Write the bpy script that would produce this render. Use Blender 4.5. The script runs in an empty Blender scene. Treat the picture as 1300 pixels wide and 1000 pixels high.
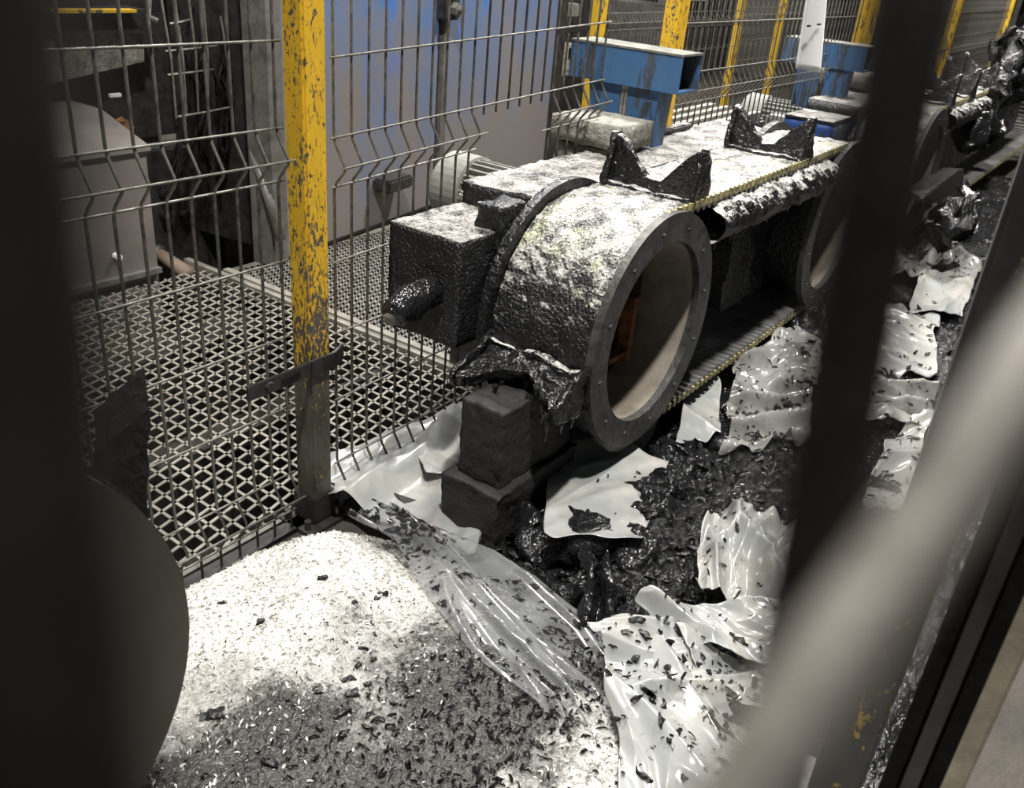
import bpy, bmesh, math, random
from mathutils import Vector, Matrix, noise
random.seed(7)
S = bpy.context.scene
COL = S.collection
R = math.radians
# ------------------------------------------------------------------ camera
Zc = Vector((200, 2200, 1130)).normalized()
Xc = Vector((900, 500, -1130)); Xc = (Xc - Zc * Xc.dot(Zc)).normalized()
Yc = Zc.cross(Xc)
CAM = Vector((0, 0, 1.31)); F = 1130.0
ROT = Matrix((Xc, Yc, Zc))
cd = bpy.data.cameras.new('camera'); cam = bpy.data.objects.new('camera', cd); COL.objects.link(cam)
cam.matrix_world = Matrix.Translation(CAM) @ ROT.to_4x4()
cd.sensor_width = 36; cd.lens = 36 * F / 1300; cd.clip_start = 0.005; cd.clip_end = 100
cd.dof.use_dof = True; cd.dof.focus_distance = 1.95; cd.dof.aperture_fstop = 9.5
S.camera = cam
def ray(px, py): return ROT @ Vector(((px - 650) / F, -(py - 500) / F, -1.0))
def at(px, py, X=None, Y=None, Z=None, d=None):
    r = ray(px, py)
    if d is not None: return CAM + r * d
    i, v = (0, X) if X is not None else (1, Y) if Y is not None else (2, Z)
    return CAM + r * ((v - CAM[i]) / r[i])
# ------------------------------------------------------------------ world, lamps, exposure
w = bpy.data.worlds.new('hall_air'); S.world = w; w.use_nodes = True
w.node_tree.nodes['Background'].inputs[0].default_value = (0.80, 0.86, 1.0, 1)
w.node_tree.nodes['Background'].inputs[1].default_value = 0.05
def lamp(name, loc, target, power, size, col=(1, 0.97, 0.92), spread=180):
    l = bpy.data.lights.new(name, 'AREA'); l.energy = power; l.size = size; l.color = col; l.spread = R(spread)
    o = bpy.data.objects.new(name, l); COL.objects.link(o); o.location = loc
    o.rotation_euler = (Vector(target) - Vector(loc)).to_track_quat('-Z', 'Y').to_euler(); return o
lamp('high_bay_lamp', (0.35, 0.05, 5.4), (1.6, 0.9, 0.4), 340, 0.22)
lamp('high_bay_lamp', (5.4, 0.2, 5.6), (5.6, 1.0, 0.5), 430, 0.30)
lamp('high_bay_lamp', (4.5, 3.9, 5.0), (1.7, 0.9, 0.5), 520, 0.8)
lamp('high_bay_lamp', (9.5, 3.4, 4.6), (3.0, 1.0, 0.5), 520, 0.9)
lamp('high_bay_lamp', (1.6, 2.6, 5.2), (1.5, 0.7, 0.2), 160, 0.5)
S.view_settings.view_transform = 'Standard'; S.view_settings.look = 'None'
S.view_settings.gamma = 1.0; S.view_settings.use_curve_mapping = False
S.view_settings.exposure = 0.0
# ------------------------------------------------------------------ materials
def nmat(name):
    m = bpy.data.materials.new(name); m.use_nodes = True
    nt = m.node_tree; b = nt.nodes['Principled BSDF']; return m, nt, b
def N(nt, t, **k):
    n = nt.nodes.new(t)
    for a, v in k.items():
        if a[0] == 'i' and a[1:].isdigit(): n.inputs[int(a[1:])].default_value = v
        else: setattr(n, a, v)
    return n
def coords(nt, scale=(1, 1, 1)):
    tc = N(nt, 'ShaderNodeTexCoord'); mp = N(nt, 'ShaderNodeMapping'); mp.inputs['Scale'].default_value = scale
    nt.links.new(tc.outputs['Object'], mp.inputs[0]); return mp.outputs[0]
def noi(nt, vec, scale, detail=4, rough=0.6, dist=0.0):
    n = N(nt, 'ShaderNodeTexNoise'); n.inputs['Scale'].default_value = scale; n.inputs['Detail'].default_value = detail
    n.inputs['Roughness'].default_value = rough; n.inputs['Distortion'].default_value = dist
    nt.links.new(vec, n.inputs['Vector']); return n.outputs[0]
def ramp(nt, fac, a, b, ca=(0, 0, 0, 1), cb=(1, 1, 1, 1)):
    r = N(nt, 'ShaderNodeValToRGB'); e = r.color_ramp.elements
    e[0].position = a; e[0].color = ca; e[1].position = b; e[1].color = cb
    nt.links.new(fac, r.inputs[0]); return r.outputs[0]
def mix(nt, fac, a, b):
    m = N(nt, 'ShaderNodeMix', data_type='RGBA')
    for s, v in ((0, fac), (6, a), (7, b)):
        if isinstance(v, (tuple, float, int)): m.inputs[s].default_value = v if s == 0 else (*v[:3], 1)
        else: nt.links.new(v, m.inputs[s])
    return m.outputs[2]
def mth(nt, op, a, b=0.0, clamp=False):
    m = N(nt, 'ShaderNodeMath', operation=op, use_clamp=clamp)
    for s, v in ((0, a), (1, b)):
        if isinstance(v, (float, int)): m.inputs[s].default_value = v
        else: nt.links.new(v, m.inputs[s])
    return m.outputs[0]
def bump(nt, b, h, strength=0.5, dist=0.01):
    n = N(nt, 'ShaderNodeBump'); n.inputs['Strength'].default_value = strength; n.inputs['Distance'].default_value = dist
    nt.links.new(h, n.inputs['Height']); nt.links.new(n.outputs[0], b.inputs['Normal'])
def plain(name, col, rough=0.6, metal=0.0, var=0.25, sc=18, bs=0.25, bd=0.003, col2=None, spec=0.5):
    """a colour with blotches of a second tone, and fine relief"""
    m, nt, b = nmat(name); v = coords(nt)
    n1 = noi(nt, v, sc, 6, 0.65); c2 = col2 or tuple(c * (1 - var * 1.6) for c in col)
    nt.links.new(mix(nt, ramp(nt, n1, 0.38, 0.66), col, c2), b.inputs['Base Color'])
    b.inputs['Roughness'].default_value = rough; b.inputs['Metallic'].default_value = metal
    b.inputs['Specular IOR Level'].default_value = spec
    bump(nt, b, noi(nt, v, sc * 3, 4), bs, bd); return m
def chipped(name, paint, under, t0=0.5, stretch=0.35, sc=60, lowfade=None, rough=0.55, dirt=0.0, sidecoat=None, w2=0.5):
    """paint flaked off down to a dark under-layer"""
    m, nt, b = nmat(name); v = coords(nt, (1, 1, stretch))
    n1 = noi(nt, v, sc, 5, 0.7, 0.4); n2 = noi(nt, v, sc * 0.16, 3, 0.5)
    f = mth(nt, 'ADD', mth(nt, 'MULTIPLY', n1, 0.6), mth(nt, 'MULTIPLY', n2, w2))
    tc = N(nt, 'ShaderNodeTexCoord'); sp = N(nt, 'ShaderNodeSeparateXYZ'); nt.links.new(tc.outputs['Object'], sp.inputs[0])
    if lowfade:
        g = ramp(nt, sp.outputs[2], lowfade[0], lowfade[1]); f = mth(nt, 'ADD', f, mth(nt, 'MULTIPLY', mth(nt, 'SUBTRACT', 1.0, g), 0.14))
    if sidecoat:
        f = mth(nt, 'ADD', f, ramp(nt, sp.outputs[1], sidecoat[0], sidecoat[1], (0, 0, 0, 1), (0.4, 0.4, 0.4, 1)))
    mask = ramp(nt, f, t0, t0 + 0.035)
    pv = mix(nt, noi(nt, v, 30, 3), paint, tuple(c * 0.72 for c in paint))
    uv = mix(nt, ramp(nt, noi(nt, v, 22, 4), 0.35, 0.65), under, tuple(c * 2.6 + 0.01 for c in under))
    nt.links.new(mix(nt, mask, pv, uv), b.inputs['Base Color']); b.inputs['Roughness'].default_value = rough
    bump(nt, b, mth(nt, 'SUBTRACT', 1.0, mask), 0.5, 0.0015); return m
def crust(name, cover=0.55, up=0.35, dust=(0.72, 0.70, 0.66), tar=(0.012, 0.012, 0.013), sc=70, rough=0.28, bs=0.9, bd=0.012, tint=None, cut=0.47, stretch=(1,1,1), soft=0.12, bsc=55, bdet=2.0):
    """black tar coat, chalk powder settled where the surface looks up"""
    m, nt, b = nmat(name); v = coords(nt, stretch)
    g = N(nt, 'ShaderNodeNewGeometry'); sp = N(nt, 'ShaderNodeSeparateXYZ'); nt.links.new(g.outputs['True Normal'], sp.inputs[0])
    upf = ramp(nt, sp.outputs[2], max(0.0, up - 0.35), min(1.0, up + 0.35))
    n1 = noi(nt, v, sc, 7, 0.72, 0.3); n2 = noi(nt, v, sc * 0.13, 3, 0.6)
    f = mth(nt, 'ADD', mth(nt, 'MULTIPLY', n1, 0.6), mth(nt, 'MULTIPLY', n2, 0.4))
    f = mth(nt, 'ADD', f, mth(nt, 'MULTIPLY', mth(nt, 'SUBTRACT', upf, 1.0), 1 - cover))
    mask = ramp(nt, f, cut - soft * 0.5, cut + soft * 0.5)
    dcol = dust if tint is None else mix(nt, ramp(nt, noi(nt, v, 9, 3), 0.5, 0.66), dust, tint)
    nt.links.new(mix(nt, mask, tar, dcol), b.inputs['Base Color'])
    rr = N(nt, 'ShaderNodeMapRange'); rr.inputs[3].default_value = rough; rr.inputs[4].default_value = 0.75
    nt.links.new(mask, rr.inputs[0]); nt.links.new(rr.outputs[0], b.inputs['Roughness'])
    bump(nt, b, noi(nt, v, bsc, bdet, 0.55, 0.25), bs, bd); return m
def film(name, splat=0.30, col=(0.34, 0.35, 0.345), rough=0.22, alpha=1.0, sc=26, stretch=(1, 1, 1), dirt=(0.52, 0.49, 0.44)):
    m, nt, b = nmat(name); v = coords(nt, stretch)
    n1 = noi(nt, v, sc, 5, 0.65, 0.3); n2 = noi(nt, v, 3.2, 3, 0.6)
    f = mth(nt, 'ADD', mth(nt, 'MULTIPLY', n1, 0.62), mth(nt, 'MULTIPLY', n2, 0.38))
    mask = ramp(nt, f, 0.70 - splat, 0.73 - splat)
    n3 = ramp(nt, noi(nt, v, 7, 4), 0.45, 0.75)
    nt.links.new(mix(nt, mask, mix(nt, n3, col, dirt), (0.015, 0.015, 0.015)), b.inputs['Base Color'])
    b.inputs['Roughness'].default_value = rough; b.inputs['Coat Weight'].default_value = 0.6; b.inputs['Coat Roughness'].default_value = 0.1
    if alpha < 1:
        a = N(nt, 'ShaderNodeMapRange'); a.inputs[3].default_value = alpha; a.inputs[4].default_value = 1.0
        nt.links.new(mask, a.inputs[0]); nt.links.new(a.outputs[0], b.inputs['Alpha'])
    bump(nt, b, noi(nt, v, 14, 2, 0.5, 0.8), 0.25, 0.004); return m
def fluff(name):
    m, nt, b = nmat(name); v = coords(nt)
    n1 = noi(nt, v, 95, 6, 0.75); n2 = noi(nt, v, 5.0, 5, 0.65)
    tc = N(nt, 'ShaderNodeTexCoord'); sp = N(nt, 'ShaderNodeSeparateXYZ'); nt.links.new(tc.outputs['Object'], sp.inputs[0])
    # soot spilled over the side towards the conveyor's foot (low Y), a stain with a shape of its own
    d = mth(nt, 'ADD', mth(nt, 'MULTIPLY', sp.outputs[1], -1.0), mth(nt, 'MULTIPLY', sp.outputs[0], -0.15))
    d = mth(nt, 'ADD', d, mth(nt, 'MULTIPLY', mth(nt, 'SUBTRACT', n2, 0.5), 0.8))
    d = mth(nt, 'ADD', d, mth(nt, 'MULTIPLY', mth(nt, 'SUBTRACT', n1, 0.5), 0.7))
    st0 = ramp(nt, mth(nt, 'ADD', d, 0.8), 0.27, 0.52)
    bx = mth(nt, 'ADD', sp.outputs[1], mth(nt, 'MULTIPLY', mth(nt, 'SUBTRACT', n2, 0.5), 0.5))
    st = mth(nt, 'MULTIPLY', st0, ramp(nt, mth(nt, 'ADD', bx, 0.5), 0.37, 0.44, (0.25, 0.25, 0.25, 1), (1, 1, 1, 1)))
    sp2 = ramp(nt, mth(nt, 'ADD', mth(nt, 'MULTIPLY', n1, 0.75), mth(nt, 'MULTIPLY', noi(nt, v, 14, 3), 0.25)), 0.40, 0.50)
    base = mix(nt, sp2, (0.27, 0.25, 0.22), (0.74, 0.73, 0.69))
    nt.links.new(mix(nt, st, base, mix(nt, sp2, (0.006, 0.006, 0.006), (0.05, 0.048, 0.045))), b.inputs['Base Color'])
    rr = N(nt, 'ShaderNodeMapRange'); rr.inputs[3].default_value = 0.8; rr.inputs[4].default_value = 0.25
    nt.links.new(st, rr.inputs[0]); nt.links.new(rr.outputs[0], b.inputs['Roughness']); bump(nt, b, noi(nt, v, 80, 3, 0.6), 1.0, 0.012); return m
M = {}
M['wire'] = plain('dirty_galvanised_wire', (0.17, 0.16, 0.14), 0.5, 0.55, 0.4, 30)
M['rod'] = plain('dull_steel_rod', (0.15, 0.138, 0.12), 0.55, 0.2, 0.2, 40)
M['wire_pale'] = plain('pale_lit_galvanised_wire', (0.22, 0.21, 0.185), 0.5, 0.35, 0.3, 60)  # paler copy of the wire, painting overhead light on horizontal fence wires
M['wire_dark'] = plain('soot_and_shade_black', (0.014, 0.013, 0.011), 0.85, 0.0, 0.4, 60, spec=0.15)  # near-black also paints backlit shade onto the near fence wires
M['post'] = chipped('flaked_yellow_paint', (0.95, 0.57, 0.03), (0.040, 0.036, 0.03), 0.452, 0.42, 135, (0.30, 0.62), w2=0.27)
M['post_far'] = chipped('worn_yellow_paint', (0.80, 0.50, 0.03), (0.05, 0.045, 0.035), 0.61, 0.35, 40)
M['post_sooty'] = chipped('sooty_yellow_paint', (0.70, 0.44, 0.03), (0.013, 0.013, 0.012), 0.455, 0.5, 70, None, 0.6, 0, (-0.040, -0.022))
M['steel_dark'] = plain('sooty_dark_steel', (0.045, 0.043, 0.040), 0.5, 0.2, 0.4, 20)
M['steel'] = plain('worn_grey_steel', (0.21, 0.20, 0.185), 0.5, 0.3, 0.3, 14)
M['grate'] = plain('dusty_galvanised_mesh', (0.34, 0.32, 0.275), 0.6, 0.2, 0.3, 9)
M['grate2'] = plain('dusty_raised_mesh', (0.21, 0.20, 0.175), 0.6, 0.2, 0.3, 9)
M['cab'] = None
M['tar'] = crust('tar_coat', 0.35, 0.95, sc=45, bs=0.9, cut=0.56, bsc=75, bdet=3)
M['tar_dusty'] = crust('powdered_tar_coat', 0.66, 0.45, sc=110, cut=0.44, bsc=110, dust=(0.55, 0.54, 0.51))
M['belt'] = crust('powder_glare_belt_face', 0.66, 0.30, sc=170, cut=0.495, tint=(0.60, 0.62, 0.42), bs=0.8, dust=(0.62,0.60,0.57), soft=0.13, bsc=125, bdet=3.0)  # white on the drum's curve paints lamp reflection along with real powder
M['beamtop'] = crust('powdered_frame_steel', 0.60, 0.70, sc=120, cut=0.49, dust=(0.46, 0.44, 0.41), soft=0.16, bsc=140, bdet=3.0)
M['pillar'] = crust('soot_caked_concrete', 0.2, 1.2, sc=22, cut=0.7, tar=(0.021, 0.0195, 0.018), rough=0.7, bs=0.8, bd=0.006, bsc=60, bdet=4)
M['cleat'] = crust('tarred_cleat_rubber', 0.42, 0.60, sc=60, cut=0.46, rough=0.2, bs=0.9, bd=0.01, bsc=90, bdet=2.5)
M['goo'] = crust('wet_tar', 0.1, 1.2, sc=60, cut=0.8, rough=0.14, bs=0.9, bd=0.014, bsc=62, bdet=2.5)
M['flange'] = plain('greasy_flange_steel', (0.10, 0.097, 0.092), 0.5, 0.4, 0.4, 30, 0.5, 0.004)
M['bore'] = plain('dusty_drum_bore', (0.30, 0.26, 0.21), 0.8, 0.0, 0.3, 8, 0.3, 0.004)
M['rust'] = plain('rusty_steel', (0.30, 0.12, 0.045), 0.75, 0.1, 0.5, 25)
M['rib'] = plain('grey_belt_teeth', (0.20, 0.20, 0.19), 0.42, 0.1, 0.3, 15)
M['toothedge'] = plain('yellowed_belt_edge', (0.42, 0.37, 0.18), 0.6, 0, 0.5, 60, 0.4, 0.002, (0.06, 0.055, 0.04))
M['concrete'] = plain('dusty_cast_block', (0.36, 0.345, 0.30), 0.9, 0, 0.3, 24, 0.8, 0.012, (0.15, 0.145, 0.125))
M['motor'] = plain('dusty_motor_casing', (0.29, 0.29, 0.26), 0.7, 0, 0.3, 22, 0.4, 0.004, (0.22, 0.22, 0.20))
M['blue'] = chipped('blue_enamel', (0.06, 0.15, 0.31), (0.025, 0.028, 0.035), 0.56, 0.22, 34, None, 0.5)
M['blue_dusty'] = chipped('dusty_blue_enamel', (0.025, 0.08, 0.30), (0.02, 0.02, 0.025), 0.54, 0.5, 20, None, 0.5)
M['dust'] = plain('settled_grey_dust', (0.20, 0.20, 0.17), 0.9, 0, 0.3, 40)
M['floor'] = plain('sooty_concrete_floor', (0.060, 0.052, 0.042), 0.85, 0, 0.5, 5, 0.6, 0.02, (0.03, 0.027, 0.023))
M['heap'] = crust('tarred_debris', 0.42, 0.75, sc=60, cut=0.60, rough=0.16, bs=1.0, bd=0.016, bsc=70, bdet=3)
M['fluff'] = fluff('white_shredded_fluff')
M['flake'] = plain('white_plastic_flake', (0.72, 0.71, 0.67), 0.6, 0, 0.25, 40)
M['shard'] = plain('black_rubber_shard', (0.014, 0.014, 0.014), 0.22, 0, 0.3, 40, 0.6, 0.006)
M['film'] = film('milky_plastic_film', 0.105, alpha=0.78)
M['film_clean'] = film('clean_milky_film', 0.05, rough=0.3, alpha=0.88)
M['film_dirty'] = film('tar_splattered_film', 0.135, alpha=0.8, sc=42, stretch=(1, 1.0, 1), dirt=(0.40, 0.38, 0.34))
M['film_clear'] = film('clear_liner_film', 0.16, (0.30, 0.31, 0.31), dirt=(0.10, 0.10, 0.095), alpha=0.34, rough=0.15, sc=40)
M['film_grey'] = film('grey_soiled_film', 0.13, (0.42, 0.42, 0.40), dirt=(0.12, 0.115, 0.10), alpha=0.62)
M['hallwall'] = plain('dim_hall_cladding', (0.05, 0.048, 0.045), 0.8, 0, 0.3, 3)
M['beige'] = plain('dusty_beige_paint', (0.36, 0.32, 0.24), 0.8, 0, 0.25, 14)
M['greybrown'] = plain('grey_brown_enamel', (0.22, 0.195, 0.18), 0.6, 0.1, 0.15, 5)
M['brown'] = plain('brown_band_paint', (0.26, 0.19, 0.14), 0.7, 0, 0.2, 6)
M['paper'] = plain('white_card', (0.93, 0.93, 0.92), 0.7, 0, 0.03, 5)
M['brownrubber'] = plain('dull_brown_rubber', (0.125, 0.108, 0.088), 0.75, 0, 0.25, 3)
m, nt, b = nmat('blue_over_grey_brown_panel')
v = coords(nt, (1, 1, 0.7)); tc = N(nt, 'ShaderNodeTexCoord'); sp = N(nt, 'ShaderNodeSeparateXYZ'); nt.links.new(tc.outputs['Object'], sp.inputs[0])
h = mth(nt, 'ADD', mth(nt, 'MULTIPLY', sp.outputs[2], 0.42), mth(nt, 'MULTIPLY', noi(nt, v, 3.2, 6, 0.68), 1.05))
h = mth(nt, 'ADD', h, mth(nt, 'MULTIPLY', sp.outputs[0], -0.02))
fm = ramp(nt, h, 0.66, 1.02)
strong = ramp(nt, noi(nt, coords(nt, (2.2, 2.2, 0.7)), 3.0, 4, 0.6, 0.5), 0.59, 0.61)
bl = mix(nt, strong, (0.115, 0.18, 0.33), (0.05, 0.17, 0.54))
nt.links.new(mix(nt, fm, (0.205, 0.186, 0.178), bl), b.inputs['Base Color']); b.inputs['Roughness'].default_value = 0.6
M['cab'] = m
# ------------------------------------------------------------------ mesh helpers
class MB:
    def __init__(s): s.v = []; s.f = []
    def box(s, a, c, basis=None, o=(0, 0, 0)):
        n = len(s.v); o = Vector(o)
        for x in (a[0], c[0]):
            for y in (a[1], c[1]):
                for z in (a[2], c[2]):
                    p = Vector((x, y, z)); s.v.append(o + (basis @ p if basis else p))
        s.f += [[n + i for i in q] for q in ((0, 1, 3, 2), (4, 6, 7, 5), (0, 4, 5, 1), (2, 3, 7, 6), (0, 2, 6, 4), (1, 5, 7, 3))]; return s
    def tube(s, pts, r, seg=6, cap=True):
        pts = [Vector(p) for p in pts]; n = len(s.v); k = len(pts); up = None
        for i, p in enumerate(pts):
            t = (pts[min(i + 1, k - 1)] - pts[max(i - 1, 0)]).normalized()
            if up is None: up = t.orthogonal().normalized()
            a = (up - t * up.dot(t)).normalized(); up = a; bb = t.cross(a); rr = r[i] if isinstance(r, (list, tuple)) else r
            for j in range(seg):
                g = 2 * math.pi * j / seg; s.v.append(p + (a * math.cos(g) + bb * math.sin(g)) * rr)
        for i in range(k - 1):
            for j in range(seg):
                s.f.append([n + i * seg + j, n + i * seg + (j + 1) % seg, n + (i + 1) * seg + (j + 1) % seg, n + (i + 1) * seg + j])
        if cap: s.f.append([n + j for j in range(seg)][::-1]); s.f.append([n + (k - 1) * seg + j for j in range(seg)])
        return s
    def prism(s, poly, ax, a, c):
        """poly in the two other axes (in order), extruded along axis ax from a to c"""
        n = len(s.v); k = len(poly)
        for t in (a, c):
            for (p, q) in poly:
                s.v.append(Vector((t, p, q)) if ax == 0 else Vector((p, t, q)) if ax == 1 else Vector((p, q, t)))
        for j in range(k): s.f.append([n + j, n + (j + 1) % k, n + k + (j + 1) % k, n + k + j])
        s.f.append([n + j for j in range(k)][::-1]); s.f.append([n + k + j for j in range(k)]); return s
    def annulus(s, cx, cz, ri, ro, y0, y1, seg=64, teeth=0.0):
        n = len(s.v)
        for j in range(seg):
            g = 2 * math.pi * j / seg
            for (r, y) in ((ri, y0), (ro + (teeth if j % 2 else 0), y0), (ro + (teeth if j % 2 else 0), y1), (ri, y1)):
                s.v.append(Vector((cx + r * math.cos(g), y, cz + r * math.sin(g))))
        for j in range(seg):
            for q in range(4):
                a = n + j * 4; c = n + ((j + 1) % seg) * 4; s.f.append([a + q, a + (q + 1) % 4, c + (q + 1) % 4, c + q])
        return s
    def grid(s, fn, nu, nv, wrap=False):
        n = len(s.v)
        for i in range(nu + 1):
            for j in range(nv + 1): s.v.append(Vector(fn(i / nu, j / nv)))
        for i in range(nu):
            for j in range(nv):
                a = n + i * (nv + 1) + j; s.f.append([a, a + 1, a + nv + 2, a + nv + 1])
        return s
    def gbox(s, a, c, step):
        a = Vector(a); c = Vector(c); d = c - a
        for ax in range(3):
            u, v_ = (ax + 1) % 3, (ax + 2) % 3; nu = max(1, round(d[u] / step)); nv = max(1, round(d[v_] / step))
            for side in (0, 1):
                def fn(i, j):
                    p = Vector(a); p[ax] = c[ax] if side else a[ax]; p[u] = a[u] + d[u] * i; p[v_] = a[v_] + d[v_] * j; return p
                s.grid(fn, nu, nv)
        return s
    def move(s, mtx): s.v = [mtx @ p for p in s.v]; return s
    def rough(s, amp, sc, amp2=0, sc2=0):
        for i, p in enumerate(s.v):
            q = noise.noise_vector(p * sc) * amp
            if amp2: q += noise.noise_vector(p * sc2) * amp2
            s.v[i] = p + q
        return s
    def build(s, name, m, parent=None, smooth=False, weld=False, bevel=0.0, solid=0.0, origin=None):
        org = parent['_w'] if parent is not None and '_w' in parent else (origin or (0, 0, 0))
        org = Vector(org); me = bpy.data.meshes.new(name)
        me.from_pydata([tuple(p - org) for p in s.v], [], s.f)
        bm = bmesh.new(); bm.from_mesh(me)
        if weld: bmesh.ops.remove_doubles(bm, verts=bm.verts, dist=1e-5)
        if bevel: bmesh.ops.bevel(bm, geom=list(bm.edges), offset=bevel, segments=2, affect='EDGES', clamp_overlap=True)
        bmesh.ops.recalc_face_normals(bm, faces=bm.faces); bm.to_mesh(me); bm.free()
        me.materials.append(m)
        if smooth:
            for p in me.polygons: p.use_smooth = True
        o = bpy.data.objects.new(name, me); COL.objects.link(o)
        if parent is not None: o.parent = parent
        else: o.location = org
        if parent is not None and '_w' in parent: o['_w'] = parent['_w']
        else: o['_w'] = tuple(org)
        if solid:
            md = o.modifiers.new('thickness', 'SOLIDIFY'); md.thickness = solid; md.offset = 0
        return o
def tag(o, label, cat=None, group=None, kind=None):
    if label: o['label'] = label
    if cat: o['category'] = cat
    if group: o['group'] = group
    if kind: o['kind'] = kind
    return o
def thing(name, loc, label, cat, group=None):
    o = bpy.data.objects.new(name, None); COL.objects.link(o); o.location = loc; o['_w'] = tuple(loc); o.empty_display_size = 0.1
    return tag(o, label, cat, group)
def copy_tree(o, loc=None, label=None, parent=None):
    c = o.copy(); COL.objects.link(c)
    if parent: c.parent = parent
    if loc is not None: c.location = loc; c['_w'] = tuple(loc)
    if label: c['label'] = label
    for ch in list(o.children): copy_tree(ch, None, None, c)
    return c
# ================================================================== SETTING
def pit(x, y):   # low channel under the walkways
    return -0.45
f = MB(); f.box((-3, -3, -0.08), (18, 1.37, 0.0)); f.build('floor', M['floor'])
bpy.data.objects['floor']['kind'] = 'structure'
f = MB(); f.box((-3, 1.3701, -0.62), (18, 7, -0.40)); o = f.build('floor', M['floor']); o['kind'] = 'structure'
f = MB(); f.box((2.9, 3.2, -0.40), (18, 7, -0.02)); o = f.build('floor', M['floor']); o['kind'] = 'structure'
o = MB().box((-3, 7.0, -0.62), (18, 7.1, 7)).build('wall_back', M['hallwall']); o['kind'] = 'structure'
o = MB().box((18, -3, -0.62), (18.1, 7.1, 7)).build('wall_far', M['hallwall']); o['kind'] = 'structure'
o = MB().box((-3, 1.3675, -0.05), (18, 1.405, 0.012)).build('trim_1', M['steel_dark']); o['kind'] = 'structure'

# ================================================================== FENCE ALONG THE WALKWAY
FY = 1.38
def fence_panel(x0, x1, label, zslope=0.0, zb=0.0, top=1.95, cut=None, lowfold=True, xs=None, group=None, fy=FY):
    t = thing('mesh_fence', (x0, fy, zb), label, 'fence', group)
    n = int(round((x1 - x0) / 0.0505)); xs = xs or [x0 + 0.0505 * i for i in range(n + 1)]
    mesh = {}
    for x in xs:
        dz = zslope * (x - x0); key = bool(cut and cut[0] < x < cut[1])
        if key: pts = [(0, 0, top), (0, 0, 0.925)]
        else:
            pts = [(0, 0, top), (0, 0, 0.955), (0, -0.004, 0.936), (0, -0.030, 0.896), (0, -0.033, 0.889), (0, -0.030, 0.882), (0, -0.005, 0.853), (0, 0, 0.838)]
            pts += [(0, 0, 0.175), (0, -0.004, 0.158), (0, -0.030, 0.118), (0, -0.030, 0.106), (0, -0.004, 0.070), (0, 0, 0.055), (0, 0, 0.012)] if lowfold else [(0, 0, 0.012)]
        pts = [(px, py, pz + (dz if pz > 0.6 else dz * 0.3)) for px, py, pz in pts]
        if key not in mesh or abs(zslope) > 0:
            ob = MB().tube([Vector(p) + Vector((x, fy, zb)) for p in pts], 0.0032, 6).build('vertical_wire', M['wire'], t, smooth=True); mesh[key] = (ob, x)
        else:
            src, sx = mesh[key]; ob = src.copy(); COL.objects.link(ob); ob.parent = t; ob.location = (x - sx, 0, 0)
    for (z, y) in ((1.93, 0), (1.74, 0), (1.60, 0), (1.42, 0), (1.27, 0), (1.105, 0), (0.948, 0), (0.892, -0.034), (0.846, 0), (0.68, 0), (0.51, 0), (0.34, 0), (0.166, 0), (0.112, -0.034), (0.062, 0)):
        spans = [(xs[0] - 0.012, xs[-1] + 0.012)]
        if cut and z < 0.93: spans = [(xs[0] - 0.012, cut[0] + 0.01), (cut[1] - 0.01, xs[-1] + 0.012)]
        sl = zslope if z > 0.6 else zslope * 0.3
        for a, c in spans:
            if c - a < 0.06: continue
            MB().tube([(a, fy + y - 0.0045, zb + z + sl * (a - x0)), (c, fy + y - 0.0045, zb + z + sl * (c - x0))], 0.0026, 6).build('horizontal_wire', M['wire_pale'], t, smooth=True)
    return t
fence_panel(0.155, 1.165, 'wire mesh fence panel left of the flaked yellow post, over the diamond walkway', xs=[1.165 - 0.0505 * i for i in range(22)][::-1])
fence_panel(1.315, 2.40, 'wire mesh fence panel right of the flaked yellow post, cut away around the motor', zslope=0.045, cut=(1.78, 2.09), zb=-0.035)
fence_panel(2.86, 4.77, 'wire mesh fence panel with folded rows behind the blue trough box', zslope=0.0)
fence_panel(4.89, 6.80, 'distant wire mesh fence panel beyond the bundled yellow post', zslope=0.0, lowfold=False)
fence_panel(6.92, 8.82, 'farthest wire mesh fence panel at the top right', lowfold=False)
def post(x, y, label, m, s=0.03, h=2.1, plate=True, name='fence_post', z0=0.0, rotz=0.0):
    t = thing(name, (x, y, z0), label, 'post'); b = Matrix.Rotation(rotz, 3, 'Z')
    MB().box((-s, -s, 0.012), (s, s, h), b, (x, y, z0)).build('upright', m, t, bevel=0.005)
    MB().box((-s - .004, -s - .004, h), (s + .004, s + .004, h + 0.01), b, (x, y, z0)).build('cap', M['steel_dark'], t)
    if plate:
        MB().box((-s - .04, -s - .03, 0.0), (s + .04, s + .03, 0.012), b, (x, y, z0)).build('base_plate', M['steel_dark'], t)
    return t
p1 = post(1.24, FY, 'thick yellow fence post with heavily flaked paint in the foreground of the walkway', M['post'])
MB().box((1.204, 1.344, 0.0125), (1.276, 1.416, 0.085)).build('foot_sleeve', M['steel_dark'], p1, bevel=0.003)
for dx, dy in ((-.055, -.035), (.055, -.035), (-.055, .035), (.055, .035)):
    MB().tube([(1.24 + dx, FY + dy, 0.012), (1.24 + dx, FY + dy, 0.035)], 0.009, 6).build('anchor_bolt', M['steel_dark'], p1)
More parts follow.
